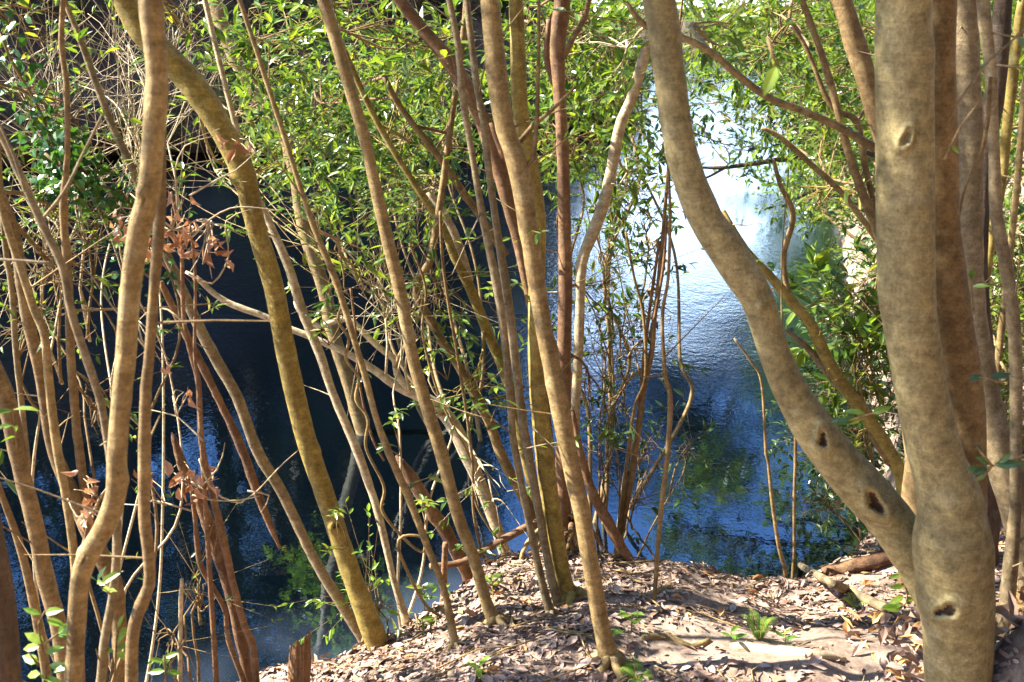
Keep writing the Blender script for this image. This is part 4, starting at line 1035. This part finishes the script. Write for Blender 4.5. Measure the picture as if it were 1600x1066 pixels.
sprig('glossy dark green leaves on a twig beside the foot of the largest tree', 'dark', [[(1600,712),(1575,722),(1550,728),(1530,735)], [(1550,728),(1540,715),(1532,706)], [(1550,728),(1540,742)]], 1.8,
      [(1552,726,8,42), (1550,726,150,30), (1545,730,195,30), (1535,708,130,24), (1540,740,240,22), (1535,735,170,26), (1590,716,-50,34), (1560,724,50,26)], cat='sprig')
sprig('pair of green leaves on a twig near the slim grey tree', 'dark', [[(1570,600),(1545,592),(1530,590)]], 1.9, [(1546,590,20,32), (1540,592,165,26), (1530,590,200,18), (1556,596,-30,22)])
sprig('large pale leaves hanging before the big leaning stem', 'green', [[(1385,640),(1350,650),(1330,658)]], 2.15, [(1352,646,175,34), (1348,654,200,30), (1362,646,30,32), (1335,658,185,38)])
sprig('row of bright leaflets hanging beside the foot of the leaning stem', 'young', [[(1405,885),(1413,910),(1418,940),(1405,955)]], 2.35,
      [(1406,888,-60,20), (1408,898,190,22), (1411,905,-20,20), (1412,915,185,24), (1414,924,-15,20), (1413,932,200,26), (1414,940,10,20), (1410,946,190,30), (1408,952,170,32)])
sprig('bright seedling with broad pale leaves at the corner among the left trunks', 'young', [[(70,1066),(72,1040),(66,1010),(60,975),(70,955)], [(66,1010),(90,990)], [(60,1040),(45,1020)]], 1.75,
      [(70,958,20,34), (64,960,160,30), (72,968,-15,32), (90,990,40,34), (88,992,5,36), (70,1005,150,36), (62,1010,190,32), (70,1020,20,34), (62,1035,170,36), (76,1040,10,36), (82,1052,25,40), (64,1052,195,30), (72,1060,-10,32), (84,1062,160,24)], name='seedling', cat='seedling')
sprig('seedling with a few bright pointed leaves before the mossy sunlit base', 'young', [[(178,1066),(181,1030),(182,1000),(186,978)]], 2.0,
      [(184,982,65,26), (184,990,15,30), (182,1002,45,26), (180,1012,10,30), (181,1020,-10,28), (179,1018,170,22)], name='seedling', cat='seedling')
sprig('blurred seedling leaves low beside the pale upright stick', 'young', [[(258,1070),(258,1045),(256,1025)]], 1.9, [(256,1028,20,26), (256,1034,160,24), (258,1048,190,30), (258,1050,-10,26), (256,1040,60,24)], name='seedling', cat='seedling')
sprig('blurred bright leaves dangling in front of the thin horizontal branch', 'young', [[(1200,60),(1208,90),(1214,105)]], 1.5, [(1214,102,-115,50), (1204,80,-60,26)])
sprig('pale leaf on a twig near the dark stub at the corner', 'young', [[(-10,675),(5,668)]], 1.7, [(-4,668,5,22)])
def seedling(label, x, y, n, lpx, kind='young', hgt=30):
    g = ray_ground(x, y); t = thing('seedling', label, 'seedling')
    sc = np.linalg.norm(g - CAM) / F
    topp = g + np.array([rng.normal() * 4 * sc, 0, hgt * sc])
    mb = MB(); add_tube(mb, np.array([g - [0, 0, .02], g * .5 + topp * .5 + [.004, 0, 0], topp]), np.array([.003, .0024, .0016]), 6, .02); mb.build('stem', ['olive'], t, (0,))
    for k in range(n):
        f = .45 + .55 * (k + 1) / n; a = k * 2.4 + rng.uniform(-.3, .3)
        place_leaf(t, kind, g + (topp - g) * f, [math.cos(a), math.sin(a) * .8, rng.uniform(-.1, .45)], [rng.normal() * .2, -.35, 1], lpx * sc * rng.uniform(.75, 1.2))
seedling('five-leaved bright seedling on the litter beside the lone tan tree', 985, 990, 6, 22, hgt=34)
seedling('small seedling at the foot of the litter slope', 745, 1060, 5, 26, hgt=22)
seedling('tiny pair of leaves sprouting by the lone tan trunk', 955, 1005, 3, 20, hgt=24)
seedling('tall thin seedling at the lip of the bank by the hair-thin sapling', 1243, 880, 8, 24, hgt=80)
seedling('leafy seedling at the lip of the bank near the grey fallen branch', 1268, 872, 9, 24, hgt=60)
seedling('bushy seedling where the path meets the water', 1208, 895, 8, 22, hgt=55)
seedling('seedling sprouting beside the dark rotting log', 1320, 868, 7, 22, hgt=45)
seedling('seedling with shiny leaves beside the thick log on the slope', 770, 935, 6, 22, 'green', 40)
seedling('seedling at the bank edge between the tan tree and the short stub', 663, 960, 6, 22, 'green', 50)
seedling('pale seedling among the path roots', 1148, 1012, 4, 20, hgt=26)
seedling('seedling growing against the pale surface root', 1225, 1008, 4, 16, hgt=18)

def fern(label, x, y, fronds, L, flat=.5):
    g = ray_ground(x, y); t = thing('fern', label, 'fern')
    for k in range(fronds):
        a = k / fronds * 6.28 + rng.uniform(-.4, .4)
        d = np.array([math.cos(a), math.sin(a), 0.])
        mb = MB(); Lk = L * rng.uniform(.75, 1.15)
        C = np.array([g + d * Lk * f * (.8) + np.array([0, 0, Lk * flat * math.sin(f * 2.2)]) for f in np.linspace(0, 1, 9)])
        V, f3, f4 = tube_arrays(C, np.linspace(.0018, .0006, 9), 4, cap=False); mb.add(V, None, f4, 0)
        Q, _ = spline(C, np.zeros(9), Lk / 34)
        T = norm(np.gradient(Q, axis=0)); S = norm(np.cross(T, UP))
        f = np.linspace(0, 1, len(Q)); ln = Lk * .24 * np.sin(np.clip(f * 1.05 + .12, 0, 1) * np.pi) ** .8
        for sg in (-1, 1):
            add_leaves(mb, Q[2:], S[2:] * sg + T[2:] * .45, np.tile(UP, (len(Q) - 2, 1)), ln[2:] + .003, (ln[2:] + .003) * .14, rng.uniform(.2, 1, len(Q) - 2), 1, 1, .1, .15)
        mb.build('frond', ['olive', 'leafyoung'], t)
fern('feathery fern on the path beside the pale surface root', 1185, 1000, 6, .10, .8)
fern('flat bright fern lying at the foot of the lone tan tree', 995, 1062, 4, .12, .3)
fern('small fern on the litter in front of the dark rotting log', 1335, 950, 4, .07, .5)
fern('small fern at the bank lip under the leaning stem', 1340, 850, 6, .10, .7)

# ================================================================== LEAF LITTER
def litter_points(n, xr, yr):
    X = rng.uniform(*xr, n); Y = rng.uniform(*yr, n)
    s = np.interp(X, LX, LY) - Y
    # bare trodden soil on the path, thick drifts elsewhere
    path = sstep(.34, .12, np.abs(Y - 2.95 - .10 * np.sin(X * 3.1))) * sstep(.25, .6, X) * sstep(2.4, 1.7, X)
    bare = np.clip(path * .9 + sstep(.55, .75, vnoise(X * 2.6, Y * 2.6, 21)) * .8 * sstep(-.3, .5, X), 0, .94)
    keep = (rng.random(n) > bare) & (s > -.75)
    X, Y = X[keep], Y[keep]
    return X, Y
def gnormal(X, Y, e=.03):
    gx_ = (ground_z(X + e, Y) - ground_z(X - e, Y)) / (2 * e); gy_ = (ground_z(X, Y + e) - ground_z(X, Y - e)) / (2 * e)
    return norm(np.stack([-gx_, -gy_, np.ones_like(gx_)], -1))
mb = MB()
for n_, xr, yr, sz in ((38000, (-1.7, 2.7), (2.1, 4.8), .031), (9000, (-4, 4.5), (1.0, 7.0), .05), (2500, (-1.2, 2.2), (2.2, 4.4), .055)):
    X, Y = litter_points(n_, xr, yr); k = len(X)
    Nn = norm(gnormal(X, Y) + rng.normal(size=(k, 3)) * .22)
    a = rng.uniform(0, 6.28, k); D = np.stack([np.cos(a), np.sin(a), rng.normal(size=k) * .15], -1)
    D = D - Nn * (D * Nn).sum(1, keepdims=True)
    L = sz * rng.uniform(.35, 1.45, k)
    Z = ground_z(X, Y) + rng.uniform(.001, .014, k)
    add_leaves(mb, np.stack([X, Y, Z], -1) - norm(D) * L[:, None] * .5, D, Nn, L, L * rng.uniform(.3, .52, k), np.clip(rng.beta(2.2, 1.9, k), 0, 1), 0, 1, rng.choice([.1, .2, .32]), rng.uniform(-.14, .14, k), .1)
lit = mb.build('leaf_litter', ['litter'])
tag(lit, 'brown fallen leaves covering the near bank', 'leaf litter', kind='stuff')
# the largest fallen leaves, one by one on the ground
X, Y = litter_points(700, (-.9, 1.9), (2.45, 4.0))
for q in range(min(260, len(X))):
    p = np.array([X[q], Y[q], float(ground_z(X[q], Y[q])) + .02])
    nn = norm(gnormal(X[q:q + 1], Y[q:q + 1])[0] + rng.normal(size=3) * .3)
    a = rng.uniform(0, 6.28)
    place_leaf(ground, 'litter', p, [math.cos(a), math.sin(a), rng.normal() * .15], nn, rng.uniform(.035, .07))
# twigs strewn over the litter
mb = MB()
X, Y = litter_points(420, (-1.6, 2.6), (2.2, 4.6))
for x, y in zip(X, Y):
    a = rng.uniform(0, 6.28); L = rng.uniform(.05, .28)
    e = np.array([x + math.cos(a) * L, y + math.sin(a) * L])
    m_ = np.array([(x + e[0]) / 2 + rng.normal() * .01, (y + e[1]) / 2 + rng.normal() * .01])
    P = np.array([[x, y, ground_z(x, y) + .02], [m_[0], m_[1], ground_z(m_[0], m_[1]) + .024], [e[0], e[1], ground_z(e[0], e[1]) + .02]])
    rr = rng.uniform(.0012, .004)
    V, f3, f4 = tube_arrays(P, np.array([rr, rr * .9, rr * .6]), 5); mb.add(V, f3, f4, 0)
tag(mb.build('twig_litter', ['tan'], None, (0,)), 'thin dead twigs strewn over the fallen leaves', 'twig litter', kind='stuff')
# orange dry leaves heaped on the mound beside the big tree
mb = MB(); k = 700
X = rng.uniform(1.2, 2.2, k); Y = rng.uniform(1.9, 3.2, k)
a = rng.uniform(0, 6.28, k)
add_leaves(mb, np.stack([X, Y, ground_z(X, Y) + rng.uniform(.0, .1, k)], -1), np.stack([np.cos(a), np.sin(a), rng.normal(size=k) * .6], -1), rng.normal(size=(k, 3)) * .6 + UP, .075 * rng.uniform(.6, 1.2, k), .03 * rng.uniform(.6, 1.3, k), rng.choice([.2, .5, .7, .95, 1.0], k), 0, 1, .5, rng.uniform(-.2, .4, k), .3)
tag(mb.build('leaf_heap', ['litter']), 'heap of curled orange and pink-brown leaves against the largest tree', 'leaf heap', kind='stuff')

# ================================================================== FAR TREES
def far_variant(kind, h, spread, n, size, leaf, f0=None):
    tr = MB()
    lean = rng.normal(size=2) * .08 * h
    P = np.array([[0, 0, -1.0], [lean[0] * .1, lean[1] * .1, h * .25], [lean[0] * .4, lean[1] * .4, h * .55], [lean[0], lean[1], h * .95]])
    add_tube(tr, P, np.array([.2, .15, .1, .03]) * h / 10, 10, .4, .12, 3)
    cr = MB()
    lp = []
    C, _ = spline(P, np.zeros(4), .3)
    nl = 26
    for q in range(nl):
        f = rng.uniform(f0 or (.12 if kind == 'bush' else .22), 1)
        a = C[int(f * (len(C) - 1))]
        w = spread * (1 - .55 * abs(f - .5) * 1.3)
        ang = rng.uniform(0, 6.28)
        e = a + np.array([math.cos(ang) * w * rng.uniform(.45, 1), math.sin(ang) * w * rng.uniform(.45, 1), rng.uniform(-.05, .16) * h])
        add_tube(cr, limb_path(a, e, .06, 5), np.linspace(.045, .012, 5) * h / 10, 4, .5)
        k = n // nl
        t = rng.beta(2, 1, k)
        lp.append(a + (e - a) * t[:, None] + rng.normal(size=(k, 3)) * np.array([.13, .13, .07]) * spread)
    Pp = np.concatenate(lp); k = len(Pp)
    L = size * rng.uniform(.6, 1.3, k)
    add_leaves(cr, Pp, rng.normal(size=(k, 3)) + [0, 0, -.2], rng.normal(size=(k, 3)) * .5 + UP, L, L * .42, rng.beta(2, 2, k), 1, 0, .3, .15)
    return tr.mesh('trunk', ['brown'], (0,)), cr.mesh('crown', ['brown', leaf], (0,))
def twiggy_variant():
    tr, cr = MB(), MB()
    add_tube(tr, np.array([[0, 0, -.5], [.02, 0, .3], [.05, .03, .8]]), np.array([.03, .025, .012]), 7, .2, .1, 2)
    S_, D_ = [], []
    for q in range(46):
        a = np.array([.03, .02, rng.uniform(.05, .8)]); an = rng.uniform(0, 6.28)
        e = a + np.array([math.cos(an) * rng.uniform(.4, 1.5), math.sin(an) * rng.uniform(.4, 1.5), rng.uniform(-.2, 1.3)])
        P_ = limb_path(a, e, .15, 6); add_tube(cr, P_, np.linspace(.012, .004, 6), 4, .2)
        for w in range(4):
            S_.append(P_[rng.integers(2, 6)]); D_.append(norm((e - a)[None])[0] * .5 + rng.normal(size=3) * .8)
    twigs_with_leaves(cr, S_, D_, rng.uniform(.2, .7, len(S_)), 6, .075, 0, 0, 1, .55, .004)
    return tr.mesh('trunk', ['tan'], (0,)), cr.mesh('crown', ['pale', 'leaf'], (0,))
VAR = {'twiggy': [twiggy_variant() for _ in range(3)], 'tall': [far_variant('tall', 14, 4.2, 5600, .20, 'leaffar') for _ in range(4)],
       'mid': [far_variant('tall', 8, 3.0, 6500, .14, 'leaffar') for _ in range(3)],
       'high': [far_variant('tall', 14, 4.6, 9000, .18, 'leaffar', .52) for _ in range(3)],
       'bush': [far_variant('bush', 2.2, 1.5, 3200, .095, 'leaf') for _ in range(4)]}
def far_tree(kind, name, label, x, y, z, s, cat, group):
    tm, cm = VAR[kind][rng.integers(0, len(VAR[kind]))]
    t = thing(name, label, cat, group)
    t.location = (x, y, z); t.rotation_euler = (rng.normal() * .04, rng.normal() * .04, rng.uniform(0, 6.28)); t.scale = (s, s, s * rng.uniform(.9, 1.15))
    for nm, me in (('trunk', tm), ('crown', cm)):
        link(nm, me, t)
def prof_z(d, prof):
    pf = np.array(prof); return float(np.interp(d, pf[1:, 0], pf[1:, 1]))
LP2 = [(.35, .9), (2, 2.1), (6, 5.2), (16, 12), (40, 22), (70, 24)]
def on_left(f, d):
    i = int(f * (len(LC) - 1)); p = LC[i] + LN_[i] * d
    return p[0], p[1], float(np.interp(d, [a for a, _ in LP2], [b for _, b in LP2])) - .3
for row, (d0, n_, kind, sc) in enumerate(((3.2, 13, 'mid', 1.0), (6.5, 18, 'tall', 1.05), (12, 15, 'tall', 1.4), (20, 7, 'tall', 1.5))):
    for k in range(n_):
        f = .22 + .70 * (k + rng.uniform(.1, .9)) / n_
        x, y, z = on_left(f, d0 + rng.uniform(-1.2, 1.2))
        lab = ('mid-sized evergreen tree low on the steep bank across the pond' if row == 0 else 'tall evergreen tree in the forest up the steep bank across the pond')
        far_tree(kind, 'forest_tree', lab, x, y, z, sc * rng.uniform(.85, 1.15), 'tree', 'trees low on the far bank' if row == 0 else 'forest trees up the far bank')
for k in range(44):
    f = .26 + .46 * (k + rng.uniform(0, 1)) / 44
    x, y, z = on_left(f, rng.uniform(.3, 4.5) if k % 2 else rng.uniform(-.1, .5))
    far_tree('bush', 'bank_bush', 'low bush growing on the leaf-littered face of the far bank', x, y, z, rng.uniform(.35, .8), 'bush', 'bushes on the face of the far bank')
for k in range(52):
    f = .28 + .36 * (k + rng.uniform(0, 1)) / 52
    x, y, z = on_left(f, rng.uniform(.6, 5.5) if k % 2 else rng.uniform(.0, .6))
    far_tree('twiggy', 'bare_bush', 'bare twiggy bush sprawling on the face of the far bank', x, y, z, rng.uniform(.5, 1.0), 'bush', 'twiggy bushes on the far bank')
for k in range(6):
    x, y, z = on_left(.40 + .24 * (k + rng.uniform(.1, .9)) / 6, rng.uniform(8, 11))
    far_tree('tall', 'forest_tree', 'tallest evergreen tree standing behind the first rows on the steep far bank', x, y, z, rng.uniform(1.55, 1.8), 'tree', 'tallest trees on the far bank')
def on_right(f, d):
    i = int(f * (len(RC) - 1)); p = RC[i] + RN_[i] * d
    return p[0], p[1], float(np.interp(d, [0, .3, 1.5, 8, 30], [-.5, .3, .9, 2.8, 7])) - .2
for k in range(12):
    f = .25 + .72 * (k + rng.uniform(.1, .9)) / 12
    x, y, z = on_right(f, rng.uniform(2.0, 5))
    far_tree('mid', 'forest_tree', 'broad evergreen tree on the wooded bank beside the bright reflection', x, y, z, rng.uniform(.9, 1.25), 'tree', 'trees along the side bank')
for k in range(30):
    f = .35 + .63 * (k + rng.uniform(.1, .9)) / 30
    x, y, z = on_right(f, rng.uniform(.1, 3.2))
    far_tree('bush', 'bank_bush', 'bush overhanging the water along the wooded side bank', x, y, z, rng.uniform(.8, 1.4), 'bush', 'bushes along the side bank')
for k in range(9):
    x = 3 + k * 4.6 + rng.uniform(-1, 1)
    far_tree('mid', 'forest_tree', 'small distant tree at the far end of the pond', x, 95 + rng.uniform(-2, 6), .8, rng.uniform(.65, .95), 'tree', 'trees at the far end of the pond')

# leaning trees whose crowns hang over the channel, dark in the reflection
def lean_tree(label, x, y, z, s, tilt, rz, kind='high'):
    tm, cm = VAR[kind][rng.integers(0, len(VAR[kind]))]
    t = thing('leaning_forest_tree', label, 'tree')
    from mathutils import Euler, Matrix
    t.rotation_mode = 'QUATERNION'
    t.rotation_quaternion = Euler((0, -tilt, rz)).to_quaternion()
    t.location = (x, y, z); t.scale = (s, s, s)
    for nm, me in (('trunk', tm), ('crown', cm)): link(nm, me, t)
lean_tree('tall tree leaning from the side bank across the narrow channel', 9.9, 30, .6, .88, R(15), R(-8))
lean_tree('tall tree on the far bank corner leaning toward the channel', 3.4, 37, 1.0, 1.08, R(-8), R(0))
lean_tree('second tall leaning tree farther along the side bank', 12.0, 40, .8, 1.1, R(16), R(5))
for k, (x, y, sc_) in enumerate([(3.1,6.3,.5),(3.6,8.2,.7),(4.3,9.6,.8),(5.2,11.2,.9),(6.0,13.2,1.0),(4.6,7.2,.8),(5.6,9.0,1.0),(6.8,11.5,1.2),(7.5,14.5,1.2),(6.5,8.0,1.2),(4.0,5.6,.7),(5.2,5.8,1.0),(4.9,12.2,.9),(5.3,13.4,1.0),(5.7,14.8,1.0),(6.1,16.2,1.1),(6.5,17.6,1.1),(6.9,19.0,1.2),(6.4,14.0,1.2),(7.2,16.5,1.3),(5.9,16.0,1.5),(6.2,18.2,1.6),(6.8,20.5,1.7),(7.4,23.0,1.8),(8.2,25.5,1.9),(6.0,14.2,1.4)]):
    far_tree('bush', 'bank_bush', 'leafy bush on the path side of the bank beyond the largest tree', x, y, float(ground_z(x, y)) - .1, sc_, 'bush', 'bushes beyond the largest tree')

for k in range(12):
    far_tree('bush', 'bank_bush', 'distant round bush on the low bank at the far end of the pond', 4 + k * 3.2 + rng.uniform(-1, 1), 91 + k * .5 + rng.uniform(-1, 2), .3, rng.uniform(1.6, 2.6), 'bush', 'bushes at the far end of the pond')
